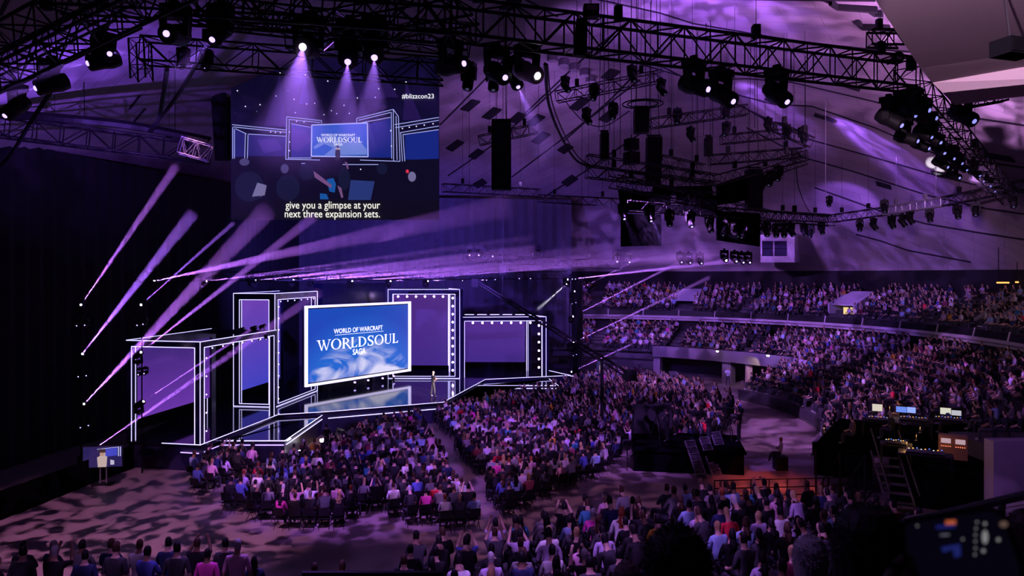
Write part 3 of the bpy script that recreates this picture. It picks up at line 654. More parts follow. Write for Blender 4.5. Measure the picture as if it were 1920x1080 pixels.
flat([cr((918, 400), (950, 400), (952, 435), (945, 487), (935, 487), (933, 440), (930, 487), (918, 487), (914, 430)), blob(933, 378, 9, 11)], emi('relay_speaker', (.03, .02, .06)))
flat([cr((912, 392), (955, 392), (950, 402), (918, 402))], emi('relay_arms', (.5, .35, .4)))
_lay[0] += 2
tw = emi('relay_white', (.9, .9, 1.0), 1.1)
def rtext(body, px, py, h, sx=1.0, bold=.0, align='CENTER', m=tw): return text('lettering', body, tplane(P(px, py, YS-.006*_lay[0]), (1, 0, 0), (0, 0, 1)), h*YS/F, m, RS, align, sx, bold)
CAPT = emi('caption_cream', (.95, .92, .82), 1.2)
rtext('give you a glimpse at your', 624, 391, 20, .84, .0, m=CAPT); rtext('next three expansion sets.', 623, 407.5, 20, .84, .0, m=CAPT)
rtext('#blizzcon23', 784, 184.5, 12.5, 1.0, .002)
rtext('WORLD OF WARCRAFT', 634, 255.5, 6.5, .9, .002)
serif_word('lettering', 'WORLDSOUL', tplane(P(636, 262, YS-.006*_lay[0]), (1, 0, 0), (0, 0, 1)), 9.5*YS/F, tw, RS, width=84*YS/F)
rtext('SAGA', 634, 273, 7, .9, .002)
ubox('screen_case', P(628, 262, YS+.4), (390/F*YS, .25, 300/F*YS), BLACK, RS)
# ------------------------------------------------------------------ trusses
def truss(name, label, p0, p1, w, h, bay, detail=True, group='roof trusses', r=.035, m=None, hang=()):
    m = m or BLACK
    p0, p1 = Vector(p0), Vector(p1); root = empty(name, p0); tag(root, label, 'truss', group)
    d = (p1-p0); Ln = d.length; d.normalize(); s = d.cross(Vector((0, 0, 1))).normalized()*w/2; u = s.cross(d).normalized()*h/2
    if u.z < 0: u = -u
    C = [-s-u, s-u, s+u, -s+u]
    for c in C: bar('chord', p0+c, p1+c, r, m, root, 6)
    n = max(2, int(Ln/bay)); pairs = []
    for k in range(n+1):
        q = p0+d*(Ln*k/n)
        if k % 2 == 0 or h > .9: pairs += [(q+C[0], q+C[3]), (q+C[1], q+C[2]), (q+C[0], q+C[1]), (q+C[3], q+C[2])]
        if k < n:
            e = p0+d*(Ln*(k+1)/n); i, j = (0, 1) if k % 2 else (1, 0)
            A = [q, e]
            pairs += [(A[i]+C[0], A[j]+C[3]), (A[i]+C[1], A[j]+C[2]), (A[i]+C[0], A[j]+C[1]), (A[i]+C[3], A[j]+C[2])]
    if detail:
        for a, c in pairs: bar('brace', a, c, r*.55, m, root, 4)
    else:
        mb = MB()
        for a, c in pairs: mb.tube(a, c, r*.6, n=4)
        mb.build('lattice', m, root)
    for t in hang:                     # hoist and chain
        q = p0+d*(Ln*t)+u; z = domez(q.x, q.y)
        ubox('hoist', q+Vector((0, 0, .3)), (.22, .22, .4), m, root); bar('chain', q+Vector((0, 0, .5)), (q.x, q.y, z), .010, m, root, 4)
    return root
truss('lighting_truss', 'long near roof truss running from top centre to the right-hand corner', P(840, 36, 19.3), P(1700, 140, 24.2), .75, .95, .85, hang=(.05, .32, .62, .93), r=.05)
truss('lighting_truss', 'roof truss leg falling away behind the right-hand corner, thick with lamps', P(1700, 150, 24.3), P(1895, 372, 46), .8, .8, 1.0, hang=(.02, .5))
truss('lighting_truss', 'short truss stub at the top right edge by the lit roof rib', P(1795, 196, 24), P(1884, 180, 24), .3, .32, .4, hang=(.5,))
truss('lighting_truss', 'broad truss crossing the top left between two lamp clusters', P(330, 2, 20), P(850, 38, 19.4), .9, 1.0, .8, hang=(.1, .5), r=.05)
truss('lighting_truss', 'lower left truss with lamps hanging over the relay screen top', P(270, 95, 26), P(832, 135, 27), .8, .85, .9, hang=(.2, .8), r=.04)
truss('lighting_truss', 'steep truss slanting across the upper left corner', P(-40, 128, 21), P(330, -60, 17), 1.1, 1.1, .9, r=.05, hang=(.4,))
truss('lighting_truss', 'second steep truss under the upper left corner one', P(-30, 150, 24), P(240, 20, 21), .8, .8, .9, r=.04)
truss('lighting_truss', 'dark level truss left of the relay screen, draped with cable', P(-40, 232, 34), P(395, 290, 38), .9, .95, 1.1, hang=(.3, .8), r=.05)
truss('lighting_truss', 'truss behind the brightest lamp, second in the top left bundle', P(410, 26, 23.5), P(880, 78, 23.5), .8, .8, .8, r=.04)
truss('lighting_truss', 'truss rising to the top edge over the relay screen', P(545, 70, 22), P(890, 8, 21), .8, .9, .8, r=.04)
truss('lighting_truss', 'truss along the very top edge at the left', P(100, -14, 20), P(560, 8, 20), .8, .9, .8, r=.04)
truss('lighting_truss', 'pale truss end coloured as if a pink beam strikes it', P(338, 272, 36), P(394, 288, 36.4), .7, .8, .35, r=.03, m=mat('truss_painted_hit', (.55, .5, .52), .4, .4))  # added pale piece, the beam's hit painted into its metal colour
truss('lighting_truss', 'small upright truss box hanging at the left of the bright lamp', P(262, 75, 24), P(266, 150, 24), .5, .5, .4, r=.03)
far = [(1930, 345, 46), (1770, 378, 51), (1660, 396, 56), (1560, 410, 60), (1440, 404, 50), (1300, 372, 43), (1150, 340, 38)]
names = ['far right end', 'pale stretch coloured as if brightly lit', 'stretch beside the bright patch', 'lowest stretch at the bend', 'stretch over the booth window', 'stretch behind the black speakers']
FARW = mat('truss_painted_lit', (.5, .48, .52), .4, .6)  # paler metal paints white light onto one stretch of the far truss
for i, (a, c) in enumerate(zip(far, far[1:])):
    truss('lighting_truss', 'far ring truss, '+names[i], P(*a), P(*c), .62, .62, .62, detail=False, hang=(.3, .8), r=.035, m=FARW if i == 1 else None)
mid = [((1044, 182, 42), (1245, 142, 40), 'pale sky truss below the near truss at mid roof'), ((1220, 232, 44), (1400, 206, 44), 'level truss right of the hanging round frame'),
       ((898, 264, 47), (1007, 241, 47), 'short truss crossing behind the tall line array'), ((1100, 300, 40), (1345, 338, 41), 'left arm of the hanging hexagonal rig'),
       ((1100, 322, 38), (1345, 352, 39), 'lower left arm of the hanging hexagonal rig'), ((1345, 338, 41), (1508, 292, 44), 'right arm of the hanging hexagonal rig'),
       ((1330, 300, 46), (1510, 286, 46), 'upper right arm of the hanging hexagonal rig'), ((1352, 262, 48), (1480, 250, 48), 'small truss high in the hexagonal rig'),
       ((1455, 238, 44), (1518, 266, 42), 'short lamp truss slanting at the right of the rig'), ((1240, 300, 46), (1320, 318, 46), 'roof-shaped short truss in the middle of the rig'),
       ((830, 352, 55), (1010, 362, 58), 'dark truss band low over the stage centre'), ((1010, 372, 58), (1160, 380, 56), 'dark truss band low behind the rig'),
       ((1180, 385, 42), (1560, 415, 46), 'low thick lamp truss above the far beams'), ((868, 482, 55), (1160, 497, 57), 'thin truss carrying the lit lamps over the stage'),
       ((1420, 330, 44), (1508, 300, 44), 'truss of spotlights slanting at the right side of the rig')]
for p0, p1, lab in mid: truss('lighting_truss', lab, P(*p0), P(*p1), .55, .6, .55, detail=False, hang=(.2, .8), r=.03)
# ring of pipe with lamps
rr = empty('round_rig_frame', P(1205, 195, 41)); tag(rr, 'small round pipe frame hanging at mid roof', 'rig frame')
b = MB(); c0 = P(1205, 195, 41)
for rad in (1.15, .85):
    pts = [c0+Vector((rad*math.cos(2*math.pi*k/20), rad*math.sin(2*math.pi*k/20), 0)) for k in range(21)]
    bb = MB(); bb.path(pts, .04); bb.build('hoop', BLACK, rr)
for k in range(3):
    a = 2*math.pi*k/3; q = c0+Vector((math.cos(a), math.sin(a), 0)); bar('hanger', q, (q.x, q.y, domez(q.x, q.y)), .02, BLACK, rr)
# line arrays and speaker boxes
def line_array(px, y0, y1, Y, w, n, label, curve=.0):
    root = empty('line_array', P(px, y0, Y)); tag(root, label, 'loudspeaker', 'hanging line arrays')
    top, bot = P(px, y0, Y), P(px, y1, Y); h = (top.z-bot.z)/n
    for k in range(n):
        c = Vector((top.x, Y+curve*(k/n)**2, top.z-h*(k+.5)))
        R = Matrix.Rotation(-curve*.25*k/n, 3, 'X')
        ubox('cabinet', c, (w, .7, h*.94), BLACK, root, R=R)
    bar('flying_frame', top+Vector((-w/2, 0, .12)), top+Vector((w/2, 0, .12)), .06, BLACK, root)
    for s in (-.3, .3): bar('chain', top+Vector((s, 0, .1)), (top.x+s*.5, Y, domez(top.x, Y)), .02, BLACK, root)
line_array(940, 228, 357, 45, 1.22, 12, 'tall black line array hanging alone right of the relay screen')
line_array(1226, 258, 345, 42, .85, 9, 'line array standing out in front of the hexagonal rig', .5)
line_array(1202, 204, 250, 41, .8, 5, 'short line array under the round pipe frame')
line_array(1413, 318, 392, 44, .9, 8, 'line array at the right of the hexagonal rig')
line_array(1133, 250, 300, 40, .45, 6, 'narrow speaker column at the left of the hexagonal rig')
line_array(1328, 258, 292, 45, .38, 5, 'narrow speaker column in the middle of the rig')
for px, py, s, lab in ((1184, 271, 21, 'square black speaker box, upper of the pair in the rig'), (1184, 297, 23, 'square black speaker box, lower of the pair in the rig')):
    r = empty('speaker_box', P(px, py, 42)); tag(r, lab, 'loudspeaker', 'square speaker boxes'); w = s/F*42
    ubox('cabinet', P(px, py, 42), (w, w, w), BLACK, r, .4); ubox('grille', P(px, py, 42)+Vector((-w*.2, -w*.48, 0)), (w*.85, .03, w*.85), DRAPE, r, .4)
    c = P(px, py, 42); bar('bracket', c+Vector((0, 0, w*.5)), c+Vector((0, 0, w*.5+.25)), .04, BLACK, r)
for pts, lab in (([(1345, 345), (1415, 322), (1418, 372), (1345, 385)], 'black projection panel hung at a slant right of the rig'), ([(1225, 350), (1335, 348), (1335, 366), (1225, 368)], 'low black panel in the middle of the rig'), ([(1160, 356), (1345, 366), (1345, 404), (1165, 398)], 'long black panel low in the rig behind its lamps'), ([(1165, 400), (1240, 402), (1240, 460), (1165, 462)], 'black hanging drape below the rig at left'), ([(1345, 395), (1425, 400), (1425, 462), (1345, 450)], 'black hanging drape below the rig at right')):
    b = MB(); q = [P(x, y, 43.5+i*.25) for i, (x, y) in enumerate(pts)]; b.hexa(q, [p+Vector((0, .3, 0)) for p in q])
    o = b.build('rig_panel', VELVET); tag(o, lab, 'panel')
# booth window in the roof shell
bw = empty('booth_window', P(1450, 465, 70)); tag(bw, 'projection booth window box set under the roof edge', 'booth', kind=None)
b = MB(); b.hexa([P(1426, 492, 70), P(1490, 492, 70), P(1500, 492, 76), P(1432, 492, 76)], [P(1426, 440, 70), P(1490, 440, 70), P(1500, 436, 76), P(1432, 436, 76)]); b.build('booth_body', mat('booth_paint', (.5, .44, .5), .6), bw)
BG = mat('booth_glass', (.03, .025, .06), .1)
for x0, x1 in ((1429, 1449), (1452, 1475)):
    b = MB(); b.hexa([P(x0, 480, 69.97), P(x1, 480, 69.97), P(x1, 480, 69.9), P(x0, 480, 69.9)], [P(x0, 452, 69.97), P(x1, 452, 69.97), P(x1, 452, 69.9), P(x0, 452, 69.9)]); b.build('pane', BG, bw)
    bar('frame', P(x0, 466, 69.85), P(x1, 466, 69.85), .03, BLACK, bw)
# thick cables
def cable(name, pts, r, label, sag=0):
    q = [Vector(p) for p in pts]; mb = MB(); out = []
    for i in range(len(q)-1):
        p0, p1, p2, p3 = q[max(i-1, 0)], q[i], q[i+1], q[min(i+2, len(q)-1)]
        for t in range(8):
            t /= 8; out.append(.5*((2*p1)+(p2-p0)*t+(2*p0-5*p1+4*p2-p3)*t*t+(3*p1-p0-3*p2+p3)*t**3))
    out.append(q[-1]); mb.path(out, r, 6); o = mb.build(name, BLACK); tag(o, label, 'cable', 'rigging cables'); return o
cable('power_cable', [P(1022, 120, 24), P(1030, 200, 30), P(1055, 262, 35), P(1080, 300, 38), P(1105, 312, 39)], .06, 'thick cable looping down from the near truss to the rig')
cable('power_cable', [P(1026, 120, 24), P(1036, 195, 30), P(1060, 255, 35), P(1085, 295, 38), P(1108, 310, 39)], .03, 'thin cable beside the thick looping one')
cable('power_cable', [P(1060, 190, 42), P(1095, 228, 42), P(1135, 236, 42), P(1180, 208, 41)], .03, 'slack cable hanging between two mid roof trusses')
cable('power_cable', [P(1493, 312, 44), P(1497, 350, 47), P(1512, 388, 52), P(1525, 405, 56)], .03, 'thin cable dropping from the right of the rig')
cable('power_cable', [P(313, 130, 27), P(306, 180, 30), P(297, 225, 34), P(285, 245, 36)], .09, 'upright cable bundle at the upper left')
cable('power_cable', [P(380, 100, 26), P(345, 160, 30), P(310, 210, 33), P(280, 246, 36)], .09, 'slanting cable bundle at the upper left')
cable('power_cable', [P(100, 165, 26), P(60, 225, 30), P(20, 290, 34), P(-20, 330, 36)], .09, 'slanting cable bundle near the far left edge')
cable('power_cable', [P(-20, 212, 33.5), P(120, 222, 34.5), P(250, 236, 36), P(395, 264, 37.5)], .22, 'fat cable bundle lying along the level left truss')
for px, y0, y1, Y in ((1133, 120, 250, 40), (1548, 240, 375, 52), (1755, 335, 365, 50)):
    p, q = P(px, y0, Y), P(px, y1, Y); b = MB(); b.tube((p.x, p.y, domez(p.x, p.y)), q, .025, n=6); o = b.build('suspension_wire', mat('wire_grey', (.5, .45, .55), .5)); tag(o, 'pale suspension wire dropping to %s' % {1133: 'the narrow speaker column', 1548: 'a lone lamp above the far truss', 1755: 'the brightly lit far truss'}[px], 'wire')
for px, y1, Y, lab in ((1010, 330, 60, 'far behind the looping cable'), (880, 395, 58, 'left of the tall line array'), (1091, 390, 60, 'down to the dark truss band'), (950, 228, 45.2, 'on the tall line array'), (1105, 205, 42, 'on the pale sky truss'), (158, 240, 36, 'on the level left truss, near its left end'), (328, 250, 38, 'on the level left truss, near its right end'), (1220, 330, 43, 'beside the front line array'), (1308, 300, 46, 'on the roof-shaped short truss'), (1415, 240, 46, 'on the small high truss'), (1510, 300, 46, 'at the right tip of the rig'), (1163, 290, 42, 'beside the square speaker boxes')):
    q = P(px, y1, Y); b = MB(); b.tube((q.x, q.y, domez(q.x, q.y)), q, .02, n=5); o = b.build('rigging_line', BLACK); tag(o, 'thin dark rigging line from the roof '+lab, 'wire', 'thin rigging lines')
# column of cable and drape beside the relay screen
b = MB()
for i, (px, w) in enumerate([(412, 20), (420, 16)]): b.tube(P(px-6, 95, 46.3+i), P(px+3, 300, 46.3+i), .55, .42, 8)
o = b.build('cable_tower', DRAPE); tag(o, 'black wrapped cable column beside the relay screen', 'cable column')
# ------------------------------------------------------------------ moving-head lamps and beams
HAZE = bpy.data.materials.new('haze_in_beam'); HAZE.use_nodes = True; _nt = HAZE.node_tree; _nt.nodes.clear()
_o = _nt.nodes.new('ShaderNodeOutputMaterial'); _v = _nt.nodes.new('ShaderNodeVolumeScatter'); _v.inputs['Density'].default_value = .05; _v.inputs['Anisotropy'].default_value = .25
_nt.links.new(_v.outputs[0], _o.inputs['Volume'])
def beam(root, p, d, length, r0, half, energy, color, blend=.35):
    d = Vector(d).normalized(); r1 = r0+length*math.tan(half)
    b = MB(); b.tube(p, p+d*length, r0, r1, 16); o = b.build('light_beam', HAZE, root, True); o['label'] = 'hazy beam of violet light'
    spot('beam_lamp', p+d*.012, p+d*5, energy, color, math.degrees(2*half)*1.05, blend, .002, parent=root)
hb = MB(); hb.lathe([(.06, -.30), (.16, -.27), (.19, -.1), (.165, .06), (.17, .30), (.15, .34)], 14); HEADME = hb.mesh('head', BLACK, True)
hb = MB(); hb.lathe([(.06, -.30), (.16, -.27), (.19, -.1), (.165, .06), (.17, .30), (.15, .34)], 14); HEADWH = hb.mesh('head_white', mat('white_lamp_shell', (.7, .62, .66), .4), True)
LENSME = {}
def lens_mesh(m):
    if m.name not in LENSME:
        q = MB(); q.lathe([(.056, .335), (.053, .36), (.03, .375), (.01, .38)], 12); LENSME[m.name] = q.mesh('lens', m, True)
    return LENSME[m.name]
yb = MB()
for s in (-1, 1):
    yb.hexa([(s*.2-.03, -.07, -.36), (s*.2+.03, -.07, -.36), (s*.2+.03, .07, -.36), (s*.2-.03, .07, -.36)], [(s*.22-.03, -.09, 0), (s*.22+.03, -.09, 0), (s*.22+.03, .09, 0), (s*.22-.03, .09, 0)])
yb.box((0, 0, .0), (.5, .18, .06)); YOKEME = yb.mesh('yoke', BLACK)
yb = MB(); yb.box((0, 0, .1), (.42, .3, .14)); yb.box((0, 0, .2), (.1, .12, .12)); LBASE = yb.mesh('base', BLACK)
def mover(loc, aim, label, s=1.0, lens=None, group='moving-head lamps', white=False, up=False, name='moving_head_lamp', bm=None, parts=True):
    loc = Vector(loc); root = empty(name, loc); tag(root, label, 'stage lamp', group)
    d = Vector(aim).normalized(); pan = math.atan2(d.y, d.x)-math.pi/2
    S = Matrix.Scale(s, 4); flip = Matrix.Rotation(math.pi, 4, 'X') if up else Matrix.Identity(4)
    Y = Matrix.Translation(loc) @ Matrix.Rotation(pan, 4, 'Z') @ flip @ S
    if parts: put('base', LBASE, root, Y); put('yoke', YOKEME, root, Y)
    hc = loc+Vector((0, 0, (.32 if up else -.32)*s))
    H = Matrix.Translation(hc) @ d.to_track_quat('Z', 'Y').to_matrix().to_4x4() @ S
    h = put('head', HEADWH if white else HEADME, root, H)
    l = bpy.data.objects.new('lens', lens_mesh(lens or LENSOFF)); COL.objects.link(l); l.parent = h
    if bm: beam(root, hc+d*.39*s, d, *bm)
    return root
# big lamps on the near trusses: pixel of lens, depth, aim, size, lens, label
def at_lens(px, py, Y, aim, s):
    d = Vector(aim).normalized(); return P(px, py, Y)-d*.36*s+Vector((0, 0, .32*s))
NEARL = [
 (65, 166, 22, (-.6, -.5, -.35), 1.5, LENS, 'moving head at the far upper left, aimed off to the left'),
 (96, 152, 23, (.55, -.6, -.25), 1.3, LENS, 'moving head beside the far upper left one, aimed right'),
 (163, 119, 22, (-.6, -.5, -.3), 1.5, LENS, 'moving head under the steep truss, aimed left'),
 (206, 101, 22, (.6, -.5, -.1), 1.4, LENS, 'moving head under the steep truss, aimed right'),
 (311, 63, 19, (0, -.9, -.25), 1.6, LENS, 'large moving head left of the brightest lamp, facing out'),
 (397, 75, 20, (-.15, -.6, -.6), 1.5, LENS, 'moving head next left of the brightest lamp, aimed down'),
 (337, 126, 27, (-.1, -.5, -.7), 1.0, LENS, 'small lamp on the lower left truss, first from the left'),
 (383, 130, 27, (0, -.5, -.7), 1.0, LENS, 'small lamp on the lower left truss, second from the left'),
 (567, 88, 19.5, (.0, -.95, -.30), 1.7, LENSHOT, 'brightest moving head glaring violet at the top of the relay screen'),
 (652, 117, 20.5, (.1, -.6, -.75), 1.7, LENS, 'first large moving head right of the brightest lamp'),
 (702, 109, 20.5, (.15, -.6, -.7), 1.7, LENS, 'second large moving head right of the brightest lamp'),
 (871, 119, 20, (.75, -.6, -.05), 1.5, LENS, 'moving head at the left end of the near truss, aimed right'),
 (948, 146, 20.5, (.4, -.6, -.4), 1.5, LENS, 'moving head in the middle of the near truss cluster'),
 (972, 164, 22.5, (.3, -.4, -.8), 1.2, LENS, 'small bright lamp below the near truss cluster'),
 (1009, 143, 21, (.45, -.6, -.35), 1.6, LENSWHITE, 'pale-bodied moving head at the right of the near truss cluster'),
 (925, 170, 24, (0, -.3, -.9), 1.1, LENSOFF, 'dim lamp hanging straight below the near truss cluster'),
 (876, 168, 24, (-.1, -.3, -.9), 1.1, LENSOFF, 'dim lamp hanging left below the near truss cluster'),
 (1329, 168, 22, (.55, -.6, -.35), 1.6, LENS, 'moving head on the near truss, first of three toward the corner'),
 (1376, 191, 22.5, (.45, -.6, -.5), 1.6, LENS, 'moving head on the near truss, second of three toward the corner'),
 (1477, 192, 23, (.35, -.6, -.6), 1.6, LENS, 'moving head on the near truss, third of three toward the corner'),
 (8, 218, 24, (-.3, -.5, -.6), 1.5, LENS, 'moving head cut off by the far left edge'),
]
for px, py, Y, aim, s, ln, lab in NEARL:
    bm = None
    if px == 567: bm = (3.6, .14, .34, 4800, VIOLET)
    elif px in (652, 702): bm = (3.0, .14, .26, 2200, VIOLET)
    elif px == 397: bm = (2.2, .12, .16, 1800, VIOLET)
    elif px == 972: bm = (2.8, .10, .17, 2400, VIOLET)
    elif px in (65, 163): bm = (2.2, .12, .22, 1500, VIOLET)
    elif px in (96, 206): bm = (1.2, .12, .12, 700, VIOLET)
    if px == 567: aim2 = (0.02, -.5, -.85)
    r = mover(at_lens(px, py, Y, aim, s), aim, lab, s, ln, 'large moving heads on the near trusses', white=(px == 1009))
    if bm:
        beam(r, P(px, py, Y-.1), (0.05, -.45, -.9) if px in (567, 652, 702) else aim, *bm, 1.0)
# lamps crowding the right-hand truss leg
random.seed(5)
LEG = [(1692, 236, 25, 1.5), (1718, 217, 25.5, 1.4), (1744, 207, 25, 1.4), (1757, 222, 26, 1.3), (1828, 228, 24, 1.5), (1722, 265, 28, 1.4), (1748, 258, 28.5, 1.2), (1765, 268, 29, 1.3), (1743, 279, 30, 1.2), (1772, 288, 31, 1.2),
       (1790, 298, 33, 1.2), (1805, 307, 34, 1.2), (1778, 314, 34, 1.2), (1814, 319, 36, 1.2), (1800, 334, 37, 1.2), (1838, 330, 38, 1.2), (1845, 341, 40, 1.2), (1858, 350, 41, 1.2), (1866, 360, 43, 1.1)]
for i, (px, py, Y, s) in enumerate(LEG):
    aim = (.45+random.uniform(-.2, .2), -.6, -.45+random.uniform(-.2, .2)) if i else (.5, -.5, -.5)
    mover(at_lens(px, py, Y, aim, s), aim, 'moving head on the receding right truss, %s from the near corner' % ORD[i], s, LENSBLUE, 'moving heads on the receding right truss')
# lamps along the far ring truss
FARL = [(1612, 424, 58), (1638, 422, 57), (1672, 418, 55), (1692, 415, 54), (1706, 410, 54), (1743, 405, 53), (1795, 398, 51), (1829, 393, 50), (1900, 375, 45), (1555, 380, 55), (1658, 388, 55), (1540, 430, 59), (1520, 436, 58), (1507, 432, 57), (1455, 432, 50), (1470, 432, 50), (1483, 431, 51), (1437, 430, 48), (1420, 428, 48)]
for i, (px, py, Y) in enumerate(FARL):
    aim = (random.uniform(-.4, .4), -.5, -.8); mover(P(px, py-8, Y), aim, 'small dark lamp under the far ring truss, %s counted from the bend' % ORD[i], 1.2 if i not in (9,) else 1.0, LENSOFF, 'small lamps under the far ring truss')
RIGL = [(1168, 393, 41), (1218, 397, 41), (1255, 405, 41), (1294, 408, 42), (1330, 418, 43), (1360, 425, 43), (1376, 428, 44), (1395, 430, 44), (1410, 425, 45), (1295, 250, 46), (1362, 240, 47), (1440, 232, 45), (1475, 245, 44), (1505, 250, 44), (1430, 340, 44), (1445, 332, 44), (1460, 322, 44), (1060, 155, 42), (1115, 170, 41), (1185, 135, 40), (1240, 160, 40), (1100, 215, 41), (1150, 205, 41), (1270, 215, 44), (1360, 205, 44)]
for i, (px, py, Y) in enumerate(RIGL):
    lit = px in (1168, 1218, 1294); aim = (.15, -.5, -.85) if lit else (random.uniform(-.5, .5), -.4, -.8)
    r = mover(P(px, py-5, Y), aim, 'lamp hanging in the mid-roof rig, %s counted along it' % ORD[i], 1.15, LENS if lit else LENSOFF, 'lamps in the mid-roof rig')
    if lit: beam(r, P(px, py+4, Y-.3), (.35, -.1, -.95), 2.6, .08, .13, 1500 if px != 1218 else 4000, VIOLET)
# lamps whose rows face the hall low over the stage
LOWL = [(880, 470, 55, 'lit'), (897, 470, 55, 'lit'), (905, 474, 55, ''), (923, 472, 55, 'lit'), (998, 470, 56, ''), (1008, 468, 56, ''), (1155, 482, 54, 'b'), (1178, 483, 54, 'b'), (1275, 482, 50, 'b'), (1291, 483, 50, 'b'), (1312, 484, 50, 'b'), (1377, 480, 48, 'b'), (1390, 482, 48, 'b'), (1402, 482, 48, 'b'), (1358, 478, 48, 'w')]
for i, (px, py, Y, k) in enumerate(LOWL):
    r = mover(P(px, py-4, Y), (.1, -.8, -.4), 'small lamp in the low row over the stage, %s from its left end' % ORD[i], 1.1, LENSWHITE if k == 'w' else LENS if k else LENSOFF, 'small lamps in the low row')
# ------------------------------------------------------------------ stage-side lamp towers and beams
def tower(px, y0, y1, Y, label, w=.55):
    p, q = P(px, y1, Y), P(px, y0, Y); p.z = 0
    return truss('lamp_tower', label, p, q, w, w, .6, detail=False, group='upright lamp towers')
tower(152, 505, 905, 40, 'upright lamp tower at the far left of the stage'); tower(266, 560, 800, 37.0, 'upright lamp tower in front of the low light box'); tower(1068, 515, 700, 66, 'upright lamp tower at the far right of the stage')
BH = math.radians(.55)
def beamlamp(s, Ys, e, Ye, half, energy, label, col=PURPLE, sc=.9, r0=.03):
    a = P(s[0], s[1], Ys-1.1); c = P(e[0], e[1], Ye); d = (c-a); L = d.length; dn = d.normalized()
    r = mover(a-dn*.39*sc+Vector((0, 0, -.32*sc)), dn, label, sc, LENSHOT, 'beam lamps round the stage', up=True)
    beam(r, a, dn, L, r0, math.radians(half*1.3), energy*1.25, col, .4)
E_ = 55.0
BEAMS = [
 ((152, 571), 40, (330, 312), 29, .55, 5200, 'far-left tower, top of four beam lamps'),
 ((155, 663), 40, (360, 402), 29, .75, 6000, 'far-left tower, second of four beam lamps from the top'),
 ((158, 757), 40, (500, 395), 28, .9, 5200, 'far-left tower, third of four beam lamps from the top'),
 ((162, 852), 40, (600, 548), 33, .6, 7000, 'far-left tower, lowest of four beam lamps'),
 ((265, 571), 37, (438, 418), 31, .5, 3600, 'light-box tower, top of three beam lamps'),
 ((265, 660), 37, (590, 405), 29, .7, 4200, 'light-box tower, middle of three beam lamps'),
 ((270, 752), 37, (470, 618), 34, .5, 5200, 'light-box tower, lowest of three beam lamps'),
 ((290, 527), 47, (960, 385), 27, .75, 9000, 'row over the stage, first beam lamp from the left'),
 ((388, 527), 52, (1000, 455), 32, .6, 6000, 'row over the stage, second beam lamp from the left'),
 ((480, 526), 54, (1000, 470), 36, .6, 5200, 'row over the stage, fourth beam lamp from the left'),
 ((551, 525), 55, (1150, 468), 36, .6, 5200, 'row over the stage, sixth beam lamp from the left'),
 ((588, 525), 56, (1330, 470), 36, .6, 7000, 'row over the stage, seventh beam lamp from the left'),
 ((661, 527), 57, (1340, 478), 38, .6, 5200, 'row over the stage, eighth beam lamp from the left'),
 ((733, 527), 58, (1345, 484), 40, .6, 5200, 'row over the stage, ninth beam lamp from the left'),
 ((803, 527), 59, (1350, 480), 40, .6, 6500, 'row over the stage, tenth beam lamp from the left'),
 ((895, 526), 60, (1280, 484), 42, .65, 5200, 'row over the stage, eleventh beam lamp from the left'),
 ((1065, 524), 66, (1400, 486), 50, .5, 4200, 'far-right tower, topmost beam lamp'),
 ((1078, 546), 66, (1200, 484), 58, .4, 1800, 'far-right tower, second beam lamp from the top'),
 ((1075, 593), 66, (1300, 478), 54, .4, 3000, 'far-right tower, third beam lamp from the top'),
 ((1076, 642), 66, (1330, 520), 52, .4, 2600, 'far-right tower, fourth beam lamp from the top'),
 ((1072, 697), 66, (1185, 645), 58, .4, 1800, 'far-right tower, lowest beam lamp'),
]
for s, Ys, e, Ye, h, en, lab in BEAMS:
    col = (.36, .13, 1.0) if s in ((155, 663), (265, 571)) else (.48, .15, 1.0)
    beamlamp(s, Ys, e, Ye, h, en*E_*(4 if s[0] > 1000 else 2 if s[0] > 470 else 1), 'beam lamp on the '+lab, col)
beamlamp((1062, 533), 64, (1008, 580), 60, 1.6, 30000, 'white beam lamp at the far-right tower, aimed down at the stage', (.8, .75, .9), .7, .05)
for i, (px, py) in enumerate([(437, 526), (473, 527), (518, 525), (867, 527), (912, 526), (928, 525), (943, 524), (973, 523), (994, 523), (1072, 524), (1078, 524)]):
    mover(P(px, py, 58)+Vector((0, 0, .3)), (.1, -.95, -.1), 'small lit lamp without a beam over the stage, %s from the left' % ORD[i], .75, LENS, 'small lit lamps over the stage')
for i, (px, py, Y) in enumerate([(147, 610, 40), (162, 609, 40), (150, 705, 40), (165, 703, 40), (154, 800, 40), (169, 796, 40), (260, 609, 37), (271, 607, 37), (262, 701, 37), (273, 699, 37), (1072, 569, 66), (1079, 567, 66), (1074, 666, 66), (1080, 664, 66)]):
    mover(P(px, py, Y)+Vector((0, 0, .2)), (.1, -.95, -.1), 'small twin wash lamp on a lamp tower, %s counted tower by tower downward' % ORD[i], .6, LENS, 'twin wash lamps on the towers')
truss('lighting_truss', 'long truss over the stage front carrying the row of beam lamps', P(235, 519, 45), P(1060, 516, 62), .6, .6, .9, detail=False)
for i, (px, py) in enumerate([(1435, 0), (0, 0)][:0]): pass
# spotlights clamped on the light boxes
for i, (px, py) in enumerate([(452, 617), (475, 614), (492, 611)]):
    mover(P(px, py+4, 45.8)+Vector((0, 0, -.15)), (.8, -.4, .25), 'small spotlight standing on the low light box, %s from the left' % ['first', 'second', 'third'][i], .75, LENSOFF, 'spotlights on the low light box', up=True)
for i, (px, py) in enumerate([(459, 641), (473, 640), (486, 638), (498, 636)]):
    mover(P(px, py, 43.5)+Vector((0, 0, .3)), (.3, -.5, -.8), 'small lamp hanging under the low light box beam, %s from the left' % ['first', 'second', 'third', 'fourth'][i], .5, LENS, 'lamps under the low light box beam')

